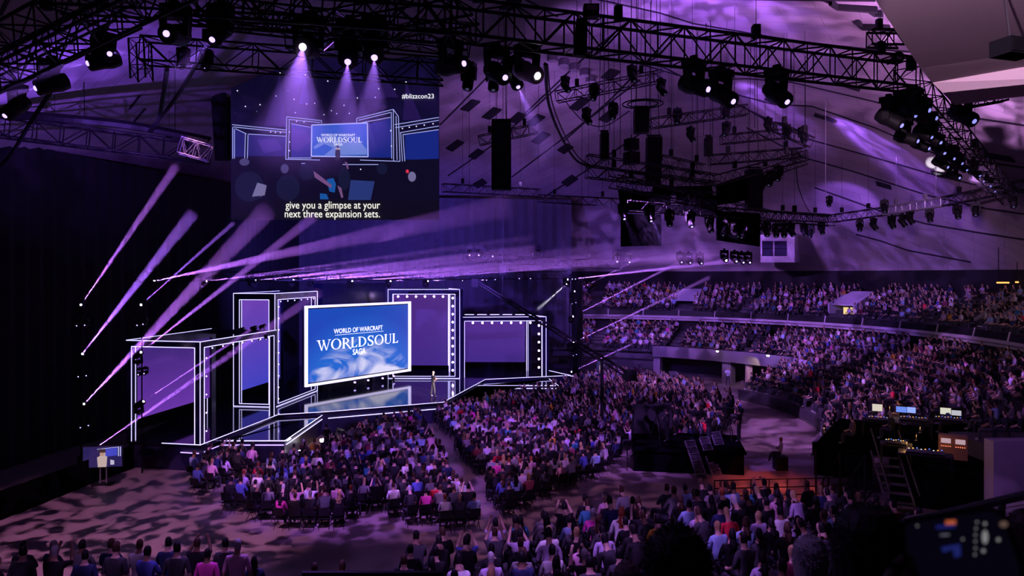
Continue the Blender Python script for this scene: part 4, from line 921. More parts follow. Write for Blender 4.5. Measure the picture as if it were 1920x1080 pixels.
# small fittings on the roof shell and the near trusses
for i, (px, py) in enumerate([(1036, 102), (1057, 111), (1077, 120), (1097, 130), (1108, 143)]):
    q = ondome(px, py); r = empty('roof_downlight', q); tag(r, 'round unlit downlight under the roof shell, %s of five from the left' % ORD[i], 'lamp', 'round downlights')
    b = MB(); b.lathe([(.30, .15), (.42, -.1), (.44, -.45), (.40, -.5)], 14, Matrix.Translation(q)); b.build('housing', mat('downlight_grey', (.16, .14, .17), .5), r)
    b = MB(); b.lathe([(.36, -.5), (.34, -.53), (.05, -.55)], 14, Matrix.Translation(q)); b.build('glass', mat('downlight_glass', (.5, .45, .5), .3), r)
h0 = P(1108, 22, 19.8); r = empty('chain_hoist', h0); tag(r, 'chain hoist with a pale pink name plate on the near truss at the top edge', 'hoist')
ubox('body', h0, (.42, .32, .34), BLACK, r); ubox('plate', h0+Vector((.02, -.17, .06)), (.27, .02, .12), mat('hoist_plate', (.75, .45, .5), .4), r); bar('chain', h0, (h0.x, h0.y, domez(h0.x, h0.y)), .015, BLACK, r)
b = MB(); b.tube(h0+Vector((-.25, 0, -.2)), h0+Vector((-.3, .1, -1.2)), .16, .2, 8); b.build('chain_bag', DRAPE, r)
h0 = P(1683, 108, 24); r = empty('cable_reel', h0); tag(r, 'round hoist reel on top of the near truss corner', 'hoist reel')
b = MB(); b.lathe([(.14, -.1), (.19, -.08), (.19, .08), (.14, .1)], 14, Matrix.Translation(h0) @ Matrix.Rotation(math.pi/2, 4, 'X')); b.build('drum', BLACK, r); b = MB(); b.lathe([(.10, .1), (.10, .115)], 12, Matrix.Translation(h0) @ Matrix.Rotation(math.pi/2, 4, 'X')); b.build('hub', mat('reel_hub', (.3, .25, .3), .4), r)
bar('bracket', h0+Vector((-.35, 0, -.2)), h0, .06, BLACK, r)
truss('lighting_truss', 'short black catwalk frame hanging beside the roof rib', P(1630, 72, 30), P(1690, 73, 30), .5, .62, .35, r=.05, hang=(.3,))
h0 = P(1900, 91, 12.5); r = empty('hanging_speaker', h0); tag(r, 'dark box speaker hung under the roof rib at the right edge', 'loudspeaker')
ubox('cabinet', h0, (.62, .4, .28), VELVET, r, .3); ubox('grille', h0+Vector((.05, -.2, 0)), (.56, .03, .22), VELVET, r, .3); bar('bracket', h0+Vector((-.05, 0, .1)), h0+Vector((-.05, .2, 1.2)), .02, BLACK, r)

# ------------------------------------------------------------------ people
def attr_mat(name, attr, rough=.8):
    m = bpy.data.materials.new(name); m.use_nodes = True; nt = m.node_tree; b = nt.nodes['Principled BSDF']
    a = nt.nodes.new('ShaderNodeAttribute'); a.attribute_type = 'INSTANCER'; a.attribute_name = attr
    n = nt.nodes.new('ShaderNodeTexNoise'); n.inputs['Scale'].default_value = 6.0
    tc = nt.nodes.new('ShaderNodeTexCoord'); nt.links.new(tc.outputs['Object'], n.inputs['Vector'])
    mr = nt.nodes.new('ShaderNodeMapRange'); mr.inputs['To Min'].default_value = .7; mr.inputs['To Max'].default_value = 1.2; nt.links.new(n.outputs[0], mr.inputs[0])
    vm = nt.nodes.new('ShaderNodeVectorMath'); vm.operation = 'SCALE'; nt.links.new(a.outputs['Color'], vm.inputs[0]); nt.links.new(mr.outputs[0], vm.inputs['Scale'])
    nt.links.new(vm.outputs[0], b.inputs['Base Color']); b.inputs['Roughness'].default_value = rough; b.inputs['Specular IOR Level'].default_value = .2
    return m
M_SHIRT, M_HAIR, M_SKIN = attr_mat('cloth_top', 'scol'), attr_mat('hair', 'hcol', .6), attr_mat('skin', 'kcol', .6)
M_TROU = mat('dark_trousers', (.03, .03, .045), .8); M_SHOE = mat('shoes', (.3, .28, .3), .6)
def skin_mesh(name, J, bones, mats, sub=1, root='pelvis'):
    """one continuous body grown over joints J = {name:(pos, radius)}; bones = [(a, b, region)]"""
    nm = list(J); idx = {n: i for i, n in enumerate(nm)}
    me = bpy.data.meshes.new(name+'_bones'); me.from_pydata([J[n][0] for n in nm], [(idx[a], idx[b]) for a, b, _ in bones], [])
    ob = bpy.data.objects.new(name+'_bones', me); COL.objects.link(ob)
    ob.modifiers.new('skin', 'SKIN').use_smooth_shade = True
    if not me.skin_vertices: me.attributes  # layer is made by the modifier
    sv = me.skin_vertices[0].data
    for n in nm:
        r = J[n][1]; sv[idx[n]].radius = (r, r) if not isinstance(r, tuple) else r; sv[idx[n]].use_root = (n == root)
    s = ob.modifiers.new('sub', 'SUBSURF'); s.levels = sub; s.render_levels = sub
    bpy.context.view_layer.update()
    dg = bpy.context.evaluated_depsgraph_get(); out = bpy.data.meshes.new_from_object(ob.evaluated_get(dg)); out.name = name
    bpy.data.objects.remove(ob); bpy.data.meshes.remove(me)
    out.materials.clear()
    for m in mats: out.materials.append(m)
    segs = [(Vector(J[a][0]), Vector(J[b][0]), g) for a, b, g in bones]
    hp = Vector(J['crown'][0]); hn = Vector(J['neck'][0]); face = Vector(J['face'][0])-(hp+hn)/2; face.z = 0; face.normalize()
    for p in out.polygons:
        c = p.center; best = None
        for a, b_, g in segs:
            ab = b_-a; t = max(0, min(1, (c-a).dot(ab)/max(ab.length_squared, 1e-9))); d = (c-(a+ab*t)).length
            if best is None or d < best[0]: best = (d, g)
        g = best[1]
        if g == 'head':
            t = (c.z-hn.z)/(hp.z-hn.z); f = (c-(hp+hn)/2).dot(face)
            g = 'hair' if (t > .92 or f < .015+.10*(t-.5)) and t > .25 else 'skin'
        p.material_index = {'shirt': 0, 'hair': 1, 'skin': 2, 'leg': 3, 'shoe': 4}[g]; p.use_smooth = True
    return out
MATSP = [M_SHIRT, M_HAIR, M_SKIN, M_TROU, M_SHOE]
def body(name, seated=True, lean=.0, arms='lap', legs=0, turn=0.0, sub=1, longhair=False):
    z = 0.0 if seated else .42
    T = lambda x, y, h: (x, y+lean*(h-.5), h+z)        # torso leans forward
    J = {'pelvis': (T(0, 0, .55), (.15, .12)), 'belly': (T(0, .01, .72), (.15, .11)), 'chest': (T(0, 0, .94), (.17, .115)), 'neckbase': (T(0, .0, 1.08), (.08, .07)), 'neck': (T(0, .015, 1.15), .055),
         'face': (T(turn*.04, .04, 1.24), (.080, .095)), 'skull': (T(turn*.03, .028, 1.33), (.080, .095)), 'crown': (T(turn*.03, .022, 1.40), (.038, .048))}
    B = [('pelvis', 'belly', 'shirt'), ('belly', 'chest', 'shirt'), ('chest', 'neckbase', 'shirt'), ('neckbase', 'neck', 'skin'), ('neck', 'face', 'head'), ('face', 'skull', 'head'), ('skull', 'crown', 'head')]
    if longhair:
        J['hairback'] = (T(0, -.06, 1.12), (.075, .05)); B.append(('face', 'hairback', 'hairs'))
        J['hairend'] = (T(0, -.10, .98), (.05, .03)); B.append(('hairback', 'hairend', 'hairs'))
    for s, k in ((1, 'r'), (-1, 'l')):
        J['sh'+k] = (T(s*.175, 0, 1.04), .062)
        a = arms if not isinstance(arms, tuple) else arms[0 if s > 0 else 1]
        E = {'lap': ((.235, .06, .78), (.15, .30, .66), (.10, .38, .66)), 'fold': ((.24, .10, .80), (.02, .24, .83), (-.10, .21, .85)), 'up': ((.24, .20, 1.0), (.13, .36, 1.26), (.09, .38, 1.36)),
             'chin': ((.2, .22, .78), (.09, .2, 1.02), (.06, .14, 1.14)), 'down': ((.24, -.02, .78), (.25, .06, .53), (.25, .10, .44)), 'wide': ((.32, .12, .88), (.34, .34, .98), (.34, .42, 1.02)), 'talk': ((.23, .03, .80), (.16, .27, .84), (.13, .36, .87))}[a]
        for n, e, r in zip(('el', 'wr', 'ha'), E, (.045, .034, .038)): J[n+k] = (T(s*e[0], e[1], e[2]), r)
        B += [('chest', 'sh'+k, 'shirt'), ('sh'+k, 'el'+k, 'shirt'), ('el'+k, 'wr'+k, 'skin'), ('wr'+k, 'ha'+k, 'skin')]
        if seated: H = [(.095, .04, .52), (.13+.05*legs, .44, .53), (.13+.03*legs, .46+.1*legs, .10), (.13+.03*legs, .62+.1*legs, .05)]
        else: H = [(.09, 0, .92), (.10+.05*legs, .02+.03*s*legs, .50), (.11+.08*legs, -.01+.06*s*legs, .09), (.13+.09*legs, .14+.06*s*legs, .045)]
        for n, e, r in zip(('hip', 'kn', 'an', 'to'), H, (.09, .065, .045, .04)): J[n+k] = ((s*e[0], e[1], e[2]), r)
        B += [('pelvis', 'hip'+k, 'leg'), ('hip'+k, 'kn'+k, 'leg'), ('kn'+k, 'an'+k, 'leg'), ('an'+k, 'to'+k, 'shoe')]
    B = [(a, b_, 'hair' if g == 'hairs' else g) for a, b_, g in B]
    return skin_mesh(name, J, B, MATSP, sub)
POSES = [('seated, hands in lap', body('person_a', True, .05, 'lap')), ('seated, arms folded', body('person_b', True, -.08, 'fold', 1)), ('seated, chin on hand', body('person_c', True, .28, ('chin', 'lap'))),
         ('seated, holding up a phone', body('person_d', True, .02, 'up')), ('seated, long hair', body('person_e', True, .02, 'lap', 0, 1, 1, True)), ('seated, leaning forward', body('person_f', True, .38, 'lap', 1)),
         ('standing', body('person_g', False, .0, 'down', .3)), ('standing, arms folded', body('person_h', False, .02, 'fold', .4)), ('standing, phone raised', body('person_i', False, .0, 'up', .3))]
SHIRTS = [('black', (.015, .014, .018), 40), ('charcoal', (.05, .05, .06), 16), ('navy', (.03, .04, .12), 10), ('grey', (.22, .21, .23), 9), ('white', (.72, .70, .72), 9), ('lilac', (.50, .40, .62), 11), ('sky-blue', (.30, .42, .68), 6),
          ('pink', (.62, .32, .46), 3.5), ('maroon', (.16, .03, .06), 3), ('red', (.70, .03, .06), 1.4), ('teal', (.05, .22, .36), 1.6), ('royal-blue', (.07, .09, .38), 3), ('mustard', (.65, .36, .04), 1.2), ('plaid', (.30, .26, .30), 3), ('magenta', (.70, .06, .40), 1)]
HAIRS = [('dark', (.010, .008, .010), 50), ('brown', (.06, .03, .02), 22), ('black', (.006, .006, .008), 14), ('blond', (.40, .26, .12), 7), ('grey', (.36, .34, .36), 5), ('red', (.25, .06, .03), 2)]
SKINS = [(.52, .32, .25), (.60, .38, .30), (.40, .23, .17), (.22, .12, .08), (.55, .35, .28)]
def wpick(rng, L): return rng.choices(L, [x[-1] for x in L])[0]
SPOTS = []
rng = random.Random(11)
def person_at(x, y, z, face, block, row, pose=None, force=None):
    if pose is None: pose = rng.choices(range(6), [40, 14, 8, 7, 18, 12])[0]
    sh = wpick(rng, SHIRTS) if force is None else force
    if block == 'left bank' and rng.random() < .6: sh = SHIRTS[rng.choice([0, 0, 1, 2])]
    ha = wpick(rng, HAIRS); a = math.atan2(face[1]-y, face[0]-x)-math.pi/2+rng.uniform(-.25, .25)
    SPOTS.append(dict(p=Vector((x, y, z)), rz=a, sh=sh, ha=ha, kc=rng.choice(SKINS), pose=pose, block=block, row=row, s=rng.uniform(.94, 1.06)*(1.08 if block == 'floor crowd' else 1.0)))
STG = (-8.0, 55.0)
def inpoly(x, y, poly):
    c = False; j = len(poly)-1
    for i in range(len(poly)):
        xi, yi = poly[i]; xj, yj = poly[j]
        if (yi > y) != (yj > y) and x < (xj-xi)*(y-yi)/(yj-yi)+xi: c = not c
        j = i
    return c
# floor crowd in arcs round the stage front
FP = [(352, 935), (430, 962), (545, 1000), (640, 990), (700, 968), (790, 990), (850, 1003), (930, 985), (1050, 930), (1150, 888), (1180, 850), (1290, 850), (1392, 806), (1385, 768), (1310, 738), (1180, 712), (1100, 722), (1040, 742), (905, 772), (800, 795), (690, 822), (650, 850), (590, 872), (520, 882), (400, 876), (360, 900)]
FPW = [tuple(G(x, y, 0).xy) for x, y in FP]
AC = (-9.0, 62.0); row = 0; Rr = 11.0
while Rr < 46:
    n = int(2*math.pi*Rr/.58); sgn = 0
    for k in range(n):
        a = 2*math.pi*k/n; x, y = AC[0]+Rr*math.cos(a), AC[1]+Rr*math.sin(a)
        deg = math.degrees(a) % 360
        if any(abs(deg-q)*math.pi/180*Rr < .7 for q in (262, 284, 306, 330)): continue
        if inpoly(x, y, FPW) and rng.random() > .04: person_at(x, y, 0, STG, 'floor crowd', row)
    Rr += .92; row += 1
# near banks at the lower edge
b = MB()
def bank(front, rows, x0, x1, z0, dz, block, dy=.92, gaps=(), stand=0):
    fx = [p[0] for p in front]
    def fy(x):
        for (a, b_), (c, d) in zip(front, front[1:]):
            if a <= x <= c: return b_+(d-b_)*(x-a)/(c-a)
        return front[0][1] if x < fx[0] else front[-1][1]
    for r in range(rows):
        z = z0+dz*r; x = x0
        while x < x1:
            y = fy(x)-r*dy
            if not any(g0 < x < g1 for g0, g1 in gaps) and rng.random() > .06:
                person_at(x, y, z, STG, block, r, pose=rng.choice([6, 7, 6, 7, 6, 7, 8]) if rng.random() < stand*(1 if r < 2 else .2) else None)
            x += .60
        # step and bench under the row
        q = [x0+(x1-x0)*k/8 for k in range(9)]
        for u, w in zip(q, q[1:]):
            y0, y1 = fy(u)-r*dy, fy(w)-r*dy
            b.hexa([(u, y0+.62, 0), (w, y1+.62, 0), (w, y1-.32, 0), (u, y0-.32, 0)], [(u, y0+.62, z+.001), (w, y1+.62, z+.001), (w, y1-.32, z+.001), (u, y0-.32, z+.001)])
            b.hexa([(u, y0+.12, z), (w, y1+.12, z), (w, y1-.3, z), (u, y0-.3, z)], [(u, y0+.12, z+.42), (w, y1+.12, z+.42), (w, y1-.3, z+.42), (u, y0-.3, z+.42)])
bank([(-20, 14.7), (-5.5, 15.6)], 7, -12.2, -5.5, 2.75, .16, 'left bank', stand=.75)
bank([(-7, 15.2), (-2.5, 15.4)], 5, -4.9, -2.9, 2.55, .16, 'small bank')
bank([(-2.6, 16.2), (0, 17.8), (2.2, 19.6), (4.1, 20.5), (7, 21.1), (10.2, 20.6)], 13, -2.2, 9.6, 2.85, .13, 'near right bank', dy=.88, gaps=((3.6, 4.1), (7.6, 8.1)))
BK = b.build('near_bank_floor', TIERM); tag(BK, 'dark stepped seating bank under the nearest crowd', 'tier', kind='structure')
# right-hand lower tier, far lower tier and upper tier
def tier(R0, R1, a0, a1, zf, block, aisles, dens=.95, dR=.9):
    R = R0; row = 0
    while R < R1:
        st = math.degrees(.60/R); a = a0
        while a < a1:
            if not any(abs(a-q)*math.pi/180*R < .75 for q in aisles) and rng.random() < dens:
                x, y = pol(R+.4, a); person_at(x, y, zf(R)+.02, STG, block, row)
            a += st
        R += dR; row += 1
tier(17.7, 29.4, -32, 25, zlow, 'right tier', (-19, -4, 11), .95)
tier(23.8, 29.4, 25, 108, zlow, 'far tier', (40, 58, 76, 90), .95)
tier(30.8, 37.4, -45, 106, zup, 'balcony', (-8, 12, 30, 31, 48, 60, 61, 78), .82)
for k in range(14): person_at(20.6+k*.62, 30.9, 3.0, STG, 'side bank', 0)
for k in range(14): person_at(20.8+k*.62, 31.8, 3.25, STG, 'side bank', 1)
def proj(p): return 960+F*p.x/p.y, HY+F*(CAMZ-p.z)/p.y
vis = []
for s in SPOTS:
    h = s['p']+Vector((0, 0, 1.25)); px, py = proj(h)
    s['px'] = px; s['d'] = h.length
    if -15 < px < 1935 and py < 1092: vis.append(s)
vis.sort(key=lambda s: s['p'].y)
# the 300 largest stand as persons of their own
SINGLE, REST = vis[:300], vis[300:]
SOUT = {'left bank': 'left bank', 'small bank': 'small bank', 'near right bank': 'near right bank', 'floor crowd': 'floor crowd', 'side bank': 'bank above the side wall', 'right tier': 'right tier', 'balcony': 'balcony'}
cnt = {}
for s in sorted(SINGLE, key=lambda s: (s['block'], s['row'], s['px'])):
    k = (s['block'], s['row']); cnt[k] = cnt.get(k, 0)+1; s['seat'] = cnt[k]
for s in SINGLE:
    pn, me = POSES[s['pose']]
    o = put('person', me); o.matrix_basis = Matrix.Translation(s['p']) @ Matrix.Rotation(s['rz'], 4, 'Z') @ Matrix.Scale(s['s'], 4)
    o['scol'] = s['sh'][1]; o['hcol'] = s['ha'][1]; o['kcol'] = s['kc']
    tag(o, 'spectator in %s top, %s hair, %s, %s row, %s from left' % (s['sh'][0], s['ha'][0], SOUT.get(s['block'], s['block']), ORD[s['row']], ORD[s['seat']-1]), 'person', 'spectators in the '+s['block'])
# everyone further off is one crowd
PC = bpy.data.collections.new('crowd_sources')
for i, (pn, me) in enumerate(POSES):
    o = bpy.data.objects.new('crowd_source_%02d' % i, me); PC.objects.link(o)
def instancer(name, spots, coll, attrs):
    me = bpy.data.meshes.new(name); me.from_pydata([tuple(s['p']) for s in spots], [], [])
    for nm, ty, fn in attrs:
        a = me.attributes.new(nm, ty, 'POINT')
        for i, s in enumerate(spots):
            v = fn(s)
            if ty == 'FLOAT_COLOR': a.data[i].color = tuple(v)+(1,)
            else: a.data[i].value = v
    o = put(name, me)
    ng = bpy.data.node_groups.new(name+'_nodes', 'GeometryNodeTree'); ng.is_modifier = True
    ng.interface.new_socket('Geometry', in_out='INPUT', socket_type='NodeSocketGeometry'); ng.interface.new_socket('Geometry', in_out='OUTPUT', socket_type='NodeSocketGeometry')
    N, L = ng.nodes, ng.links; gi, go = N.new('NodeGroupInput'), N.new('NodeGroupOutput')
    ip = N.new('GeometryNodeInstanceOnPoints'); ci = N.new('GeometryNodeCollectionInfo'); ci.inputs['Collection'].default_value = coll
    ci.inputs['Separate Children'].default_value = True; ci.inputs['Reset Children'].default_value = True
    def na(nm, ty):
        n = N.new('GeometryNodeInputNamedAttribute'); n.data_type = ty; n.inputs['Name'].default_value = nm; return n.outputs['Attribute']
    L.new(gi.outputs[0], ip.inputs['Points']); L.new(ci.outputs[0], ip.inputs['Instance']); ip.inputs['Pick Instance'].default_value = True
    L.new(na('kind_index', 'INT'), ip.inputs['Instance Index'])
    cx = N.new('ShaderNodeCombineXYZ'); L.new(na('turn', 'FLOAT'), cx.inputs['Z']); e2r = N.new('FunctionNodeEulerToRotation'); L.new(cx.outputs[0], e2r.inputs[0]); L.new(e2r.outputs[0], ip.inputs['Rotation'])
    L.new(na('size', 'FLOAT'), ip.inputs['Scale']); L.new(ip.outputs[0], go.inputs[0])
    md_ = o.modifiers.new('people', 'NODES'); md_.node_group = ng
    return o
CR = instancer('seated_crowd', REST, PC, [('kind_index', 'INT', lambda s: s['pose']), ('turn', 'FLOAT', lambda s: s['rz']), ('size', 'FLOAT', lambda s: s['s']), ('scol', 'FLOAT_COLOR', lambda s: s['sh'][1]), ('hcol', 'FLOAT_COLOR', lambda s: s['ha'][1]), ('kcol', 'FLOAT_COLOR', lambda s: s['kc'])])
tag(CR, 'dense distant crowd filling the floor and the tiers', 'crowd', kind='stuff')
# folding chairs under the floor crowd
cb = MB(); cb.box((0, .05, .44), (.44, .42, .04)); cb.box((0, -.18, .72), (.44, .03, .34), Matrix.Rotation(.12, 3, 'X'))
for sx in (-1, 1): cb.tube((sx*.2, -.2, .88), (sx*.2, .24, 0), .014, n=4); cb.tube((sx*.2, .2, .44), (sx*.2, -.22, 0), .014, n=4)
CHME = cb.mesh('folding_chair', BLACK); CC = bpy.data.collections.new('chair_sources'); CC.objects.link(bpy.data.objects.new('chair_source', CHME))
fl = [s for s in vis if s['block'] == 'floor crowd']
CH = instancer('floor_seating', fl, CC, [('kind_index', 'INT', lambda s: 0), ('turn', 'FLOAT', lambda s: s['rz']), ('size', 'FLOAT', lambda s: 1.0)])
tag(CH, 'black folding chairs hidden under the floor crowd', 'seating', kind='stuff')
# ------------------------------------------------------------------ the speaker on stage
def one_person(name, me, loc, rz, label, sc, hc, kc=(.52, .32, .25), scale=1.0, grp=None):
    o = put(name, me); o.matrix_basis = Matrix.Translation(loc) @ Matrix.Rotation(rz, 4, 'Z') @ Matrix.Scale(scale, 4)
    o['scol'] = sc; o['hcol'] = hc; o['kcol'] = kc; tag(o, label, 'person', grp); return o
SPK = body('speaker_body', False, .0, 'talk', .9, sub=2)
_m = [M_SHIRT, M_SKIN, M_SKIN, mat('speaker_trousers', (.05, .045, .06), .7), mat('pale_shoes', (.8, .72, .6), .5)]
for i, m in enumerate(_m): SPK.materials[i] = m
sp_ = G(812, 744, ZS)
SPKO = one_person('person', SPK, sp_, math.radians(-55), 'bald presenter standing on stage in dark clothes with hands raised together', (.02, .018, .03), (.5, .3, .22), (.66, .42, .33), 1.02)
# ------------------------------------------------------------------ around the stage front
def tv(loc, w, h, rz, label):
    r = empty('monitor', loc); tag(r, label, 'monitor'); l = Vector(loc); R = Matrix.Rotation(rz, 3, 'Z')
    ubox('screen_case', l+Vector((0, 0, 1.35)), (w+.08, .08, h+.08), BLACK, r, rz)
    for s in (-.14, .14): bar('pole', l+R@Vector((s, .05, 0)), l+R@Vector((s, .05, 1.35)), .035, mat('pole_steel', (.3, .3, .33), .4, .5), r)
    ubox('foot', l+Vector((0, 0, .03)), (.9, .6, .05), BLACK, r, rz)
    f = lambda x, z, o: l+R@Vector((x, -.045-o, 1.35+z))
    def pat(pts, m, o=.0):
        mb = MB(); mb.poly([f(x*w, z*h, o) for x, z in pts]); mb.build('picture_print', m, r)
    pat([(-.5, -.5), (.5, -.5), (.5, .5), (-.5, .5)], emi('tv_dark', (.02, .014, .09)))
    pat([(.08, .0), (.38, .04), (.38, .42), (.08, .38)], emi('tv_blue', (.05, .06, .5)), .004)
    pat([(-.12, -.5), (.1, -.5), (.12, .0), (.0, .1), (-.14, -.02)], emi('tv_shirt', (.5, .38, .36)), .006)
    pat([(-.07, .05), (.06, .05), (.06, .3), (-.07, .3)], emi('tv_face', (.45, .26, .2)), .008); pat([(-.09, .2), (.08, .2), (.08, .38), (-.09, .38)], emi('tv_hair', (.04, .02, .02)), .010)
    for q in ([(.4, .0), (.42, .0), (.42, .46), (.4, .46)], [(.45, .0), (.47, .0), (.47, .46), (.45, .46)], [(-.14, .36), (.42, .44), (.42, .46), (-.14, .38)], [(.05, .0), (.07, .0), (.07, .4), (.05, .4)]): pat(q, emi('tv_line', (.6, .6, 1.0)), .005)
    pat([(.2, -.4), (.3, -.4), (.3, -.2), (.2, -.15)], emi('tv_pale', (.5, .45, .6)), .007)
l0 = G(193, 908, 0); tv((l0.x, l0.y, 0), 1.75, 1.0, math.radians(10), 'screen on a stand at the near left corner of the stage')
FL = [(272, 845, 'beside the near stage corner', 8), (393, 868, 'on the floor before the low light box', 5), (440, 850, 'on the floor before the lower stage step', 5), (563, 850, 'on the floor under the stage step corner', 8), (604, 828, 'low at the cameraman by the stage', 5), (632, 796, 'on the stage front below the main screen', 8),
      (733, 790, 'on the floor before the stage middle', 4), (914, 742, 'on the floor below the presenter side', 4), (890, 760, 'on the floor near the lit wooden case', 4), (995, 740, 'on the floor before the far stage end', 4), (1098, 720, 'at the far stage corner', 4)]
for i, (px, py, lab, e) in enumerate(FL):
    p = G(px, py, .25); p.z = 0; uplight(p, (.2, -.75, .55), 'floor light '+lab, 0, sc=1.5, lens=LENSWHITE)
vl = G(296, 868, 0); r = uplight(vl, (0, -.2, 1), 'upturned twin lamp throwing a V of light at the near stage corner', 0, sc=1.2)
beam(r, vl+Vector((0, 0, .3)), (-.45, 0, 1), 1.5, .05, .09, 2500, VIOLET); beam(r, vl+Vector((.03, 0, .3)), (.45, 0, 1), 1.5, .05, .09, 2500, VIOLET)
for px, py, dx in ((1150, 702, -.45), (1252, 712, -.45)):
    p = G(px, py+4, 0); r = uplight(p, (dx, 0, 1), 'blue uplight %s' % ('beside the white lectern' if px > 1200 else 'behind the far floor crowd'), 0, sc=1.2)
    beam(r, p+Vector((0, 0, .4)), (dx, 0, 1), 3.4, .05, .12, 9000, BLUE)
# warm pool of light with camera operators by the stage
WARM = (1.0, .62, .22)
spot('warm_work_lamp', G(650, 790, 0)+Vector((2, 0, 4.5)), G(640, 838, 0), 900, WARM, 50, .5, .1)
spot('warm_work_lamp', G(925, 745, 0)+Vector((.6, 0, 3)), G(925, 762, 0), 260, WARM, 40, .5, .1)
p = G(612, 855, 0); one_person('person', POSES[6][1], p, .6, 'camera operator in black standing at the stage step corner', (.02, .02, .02), (.02, .015, .01))
p = G(655, 862, 0); one_person('person', POSES[0][1], p, .3, 'camera operator in black crouched in the warm light before the stage', (.02, .02, .02), (.02, .015, .01))
def tripod_cam(loc, rz, label, h=1.5):
    r = empty('video_camera', loc); tag(r, label, 'camera', 'video cameras on tripods'); l = Vector(loc); R = Matrix.Rotation(rz, 3, 'Z')
    for k in range(3): a = rz+k*2*math.pi/3; bar('leg', l+Vector((.45*math.cos(a), .45*math.sin(a), 0)), l+Vector((0, 0, h-.2)), .025, BLACK, r)
    ubox('head', l+Vector((0, 0, h-.12)), (.16, .16, .18), BLACK, r, rz); ubox('camera_body', l+Vector((0, 0, h+.1)), (.24, .6, .3), BLACK, r, rz)
    a, c = l+R@Vector((0, .3, h+.1)), l+R@Vector((0, .75, h+.12)); b = MB(); b.tube(a, c, .09, .12, 10); b.build('camera_lens', BLACK, r); ubox('viewfinder', l+R@Vector((-.18, -.1, h+.22)), (.12, .2, .14), BLACK, r, rz)
p = G(640, 858, 0); tripod_cam((p.x, p.y, 0), .5, 'camera on a tripod in the warm light before the stage', 1.3)
wc = G(926, 760, 0); r = empty('wooden_case', (wc.x, wc.y, 0)); tag(r, 'warm-lit wooden case on the floor before the stage', 'case')
WOOD = mat('plywood', (.55, .32, .12), .6, scale=5); 
for k in range(3): ubox('board', (wc.x, wc.y, .25+k*.3), (1.7, .8, .27), WOOD, r)
ubox('lid', (wc.x, wc.y, 1.1), (1.74, .84, .06), WOOD, r)
bx_ = G(596, 862, 0); r = empty('crate', (bx_.x, bx_.y, 0)); tag(r, 'small amber-lit crate beside the stage step', 'crate')
for k in range(2): ubox('board', (bx_.x, bx_.y, .22+k*.36), (.34, .4, .34), WOOD, r)
ubox('lid', (bx_.x, bx_.y, .8), (.38, .44, .05), WOOD, r)
# white lectern at the far floor end
lc = G(1262, 722, 0); r = empty('lectern', (lc.x, lc.y, 0)); tag(r, 'white lectern standing at the far end of the floor', 'lectern')
LW = mat('lectern_white', (.75, .72, .78), .5)
ubox('body', (lc.x, lc.y, .55), (.6, .5, 1.1), LW, r); ubox('top', (lc.x, lc.y-.05, 1.15), (.72, .6, .06), LW, r, 0, Matrix.Rotation(.25, 3, 'X')); ubox('plaque', (lc.x, lc.y-.27, .8), (.22, .03, .2), mat('plaque_grey', (.35, .33, .4), .5), r)
# small monitor by the right stage end
l0 = G(1126, 712, 0); tv((l0.x, l0.y, 0), .75, 1.0, -.2, 'small upright screen near the far stage corner')
# jib crane
J0, J1 = P(893, 528, 52), P(1172, 700, 46)
r = empty('camera_crane', (J1.x, J1.y, 0)); tag(r, 'long black camera crane boom slanting across the far stage end', 'camera crane')
for s in (-.09, .09): bar('boom', J0+Vector((0, 0, s)), J1+Vector((0, 0, s*2)), .07, BLACK, r, 6)
for k in range(18): t = k/18; a = J0+(J1-J0)*t; c = J0+(J1-J0)*(t+1/18); bar('brace', a+Vector((0, 0, -.09-.09*t)), c+Vector((0, 0, .09+.09*t)), .025, BLACK, r, 4)
ubox('camera_head', J0+Vector((-.1, 0, -.1)), (.5, .5, .6), BLACK, r); ubox('counterweight', J1+Vector((.3, -.1, -.1)), (.7, .5, .7), BLACK, r, .4)
m_ = J0+(J1-J0)*.86; bar('mast', (m_.x, m_.y, 0), m_, .12, BLACK, r, 8); ubox('dolly', (m_.x, m_.y, .2), (1.3, 1.1, .35), BLACK, r)
p = P(943, 470, 53); r = empty('hanging_camera_rig', p); tag(r, 'dark hanging lamp bar dropping before the right tall frame', 'hanging lamp'); bar('drop_pipe', p, P(943, 562, 53), .06, BLACK, r); ubox('lamp_box', P(943, 507, 53), (.5, .4, .7), BLACK, r); bar('chain', p, (p.x, p.y, domez(p.x, p.y)), .02, BLACK, r)
# ------------------------------------------------------------------ rails
def railing(name, pts, h, label, gap=.9, rails=(1.0, .5)):
    r = empty(name, pts[0]); tag(r, label, 'railing', 'steel railings')
    q = [Vector(p) for p in pts]
    for a, c in zip(q, q[1:]):
        for f in rails: bar('rail', a+Vector((0, 0, h*f)), c+Vector((0, 0, h*f)), .028, BLACK, r)
        n = max(1, int((c-a).length/gap))
        for k in range(n+1): p = a+(c-a)*k/n; bar('post', p, p+Vector((0, 0, h)), .028, BLACK, r)
railing('steel_railing', [(-9.3, 15.55, 2.75), (-7.55, 16.05, 2.75)], 1.05, 'dark railing before the standing left bank', rails=(1, .75, .5))
railing('steel_railing', [(6.0, 37.5, 0), (7.2, 40.2, 0), (9.5, 42.5, 0)], 1.1, 'railing beside the camera platform in the middle of the floor', gap=1.6)
railing('steel_railing', [(9.0, 32.0, 0), (16.5, 32.6, 0)], 1.05, 'railing on the red-lit floor before the control platform', gap=.8, rails=(1, .66, .33))
railing('steel_railing', [tuple(G(1395, 718, 0)), tuple(G(1440, 706, 0))], 1.0, 'pale railing at the far tunnel steps', gap=.5)
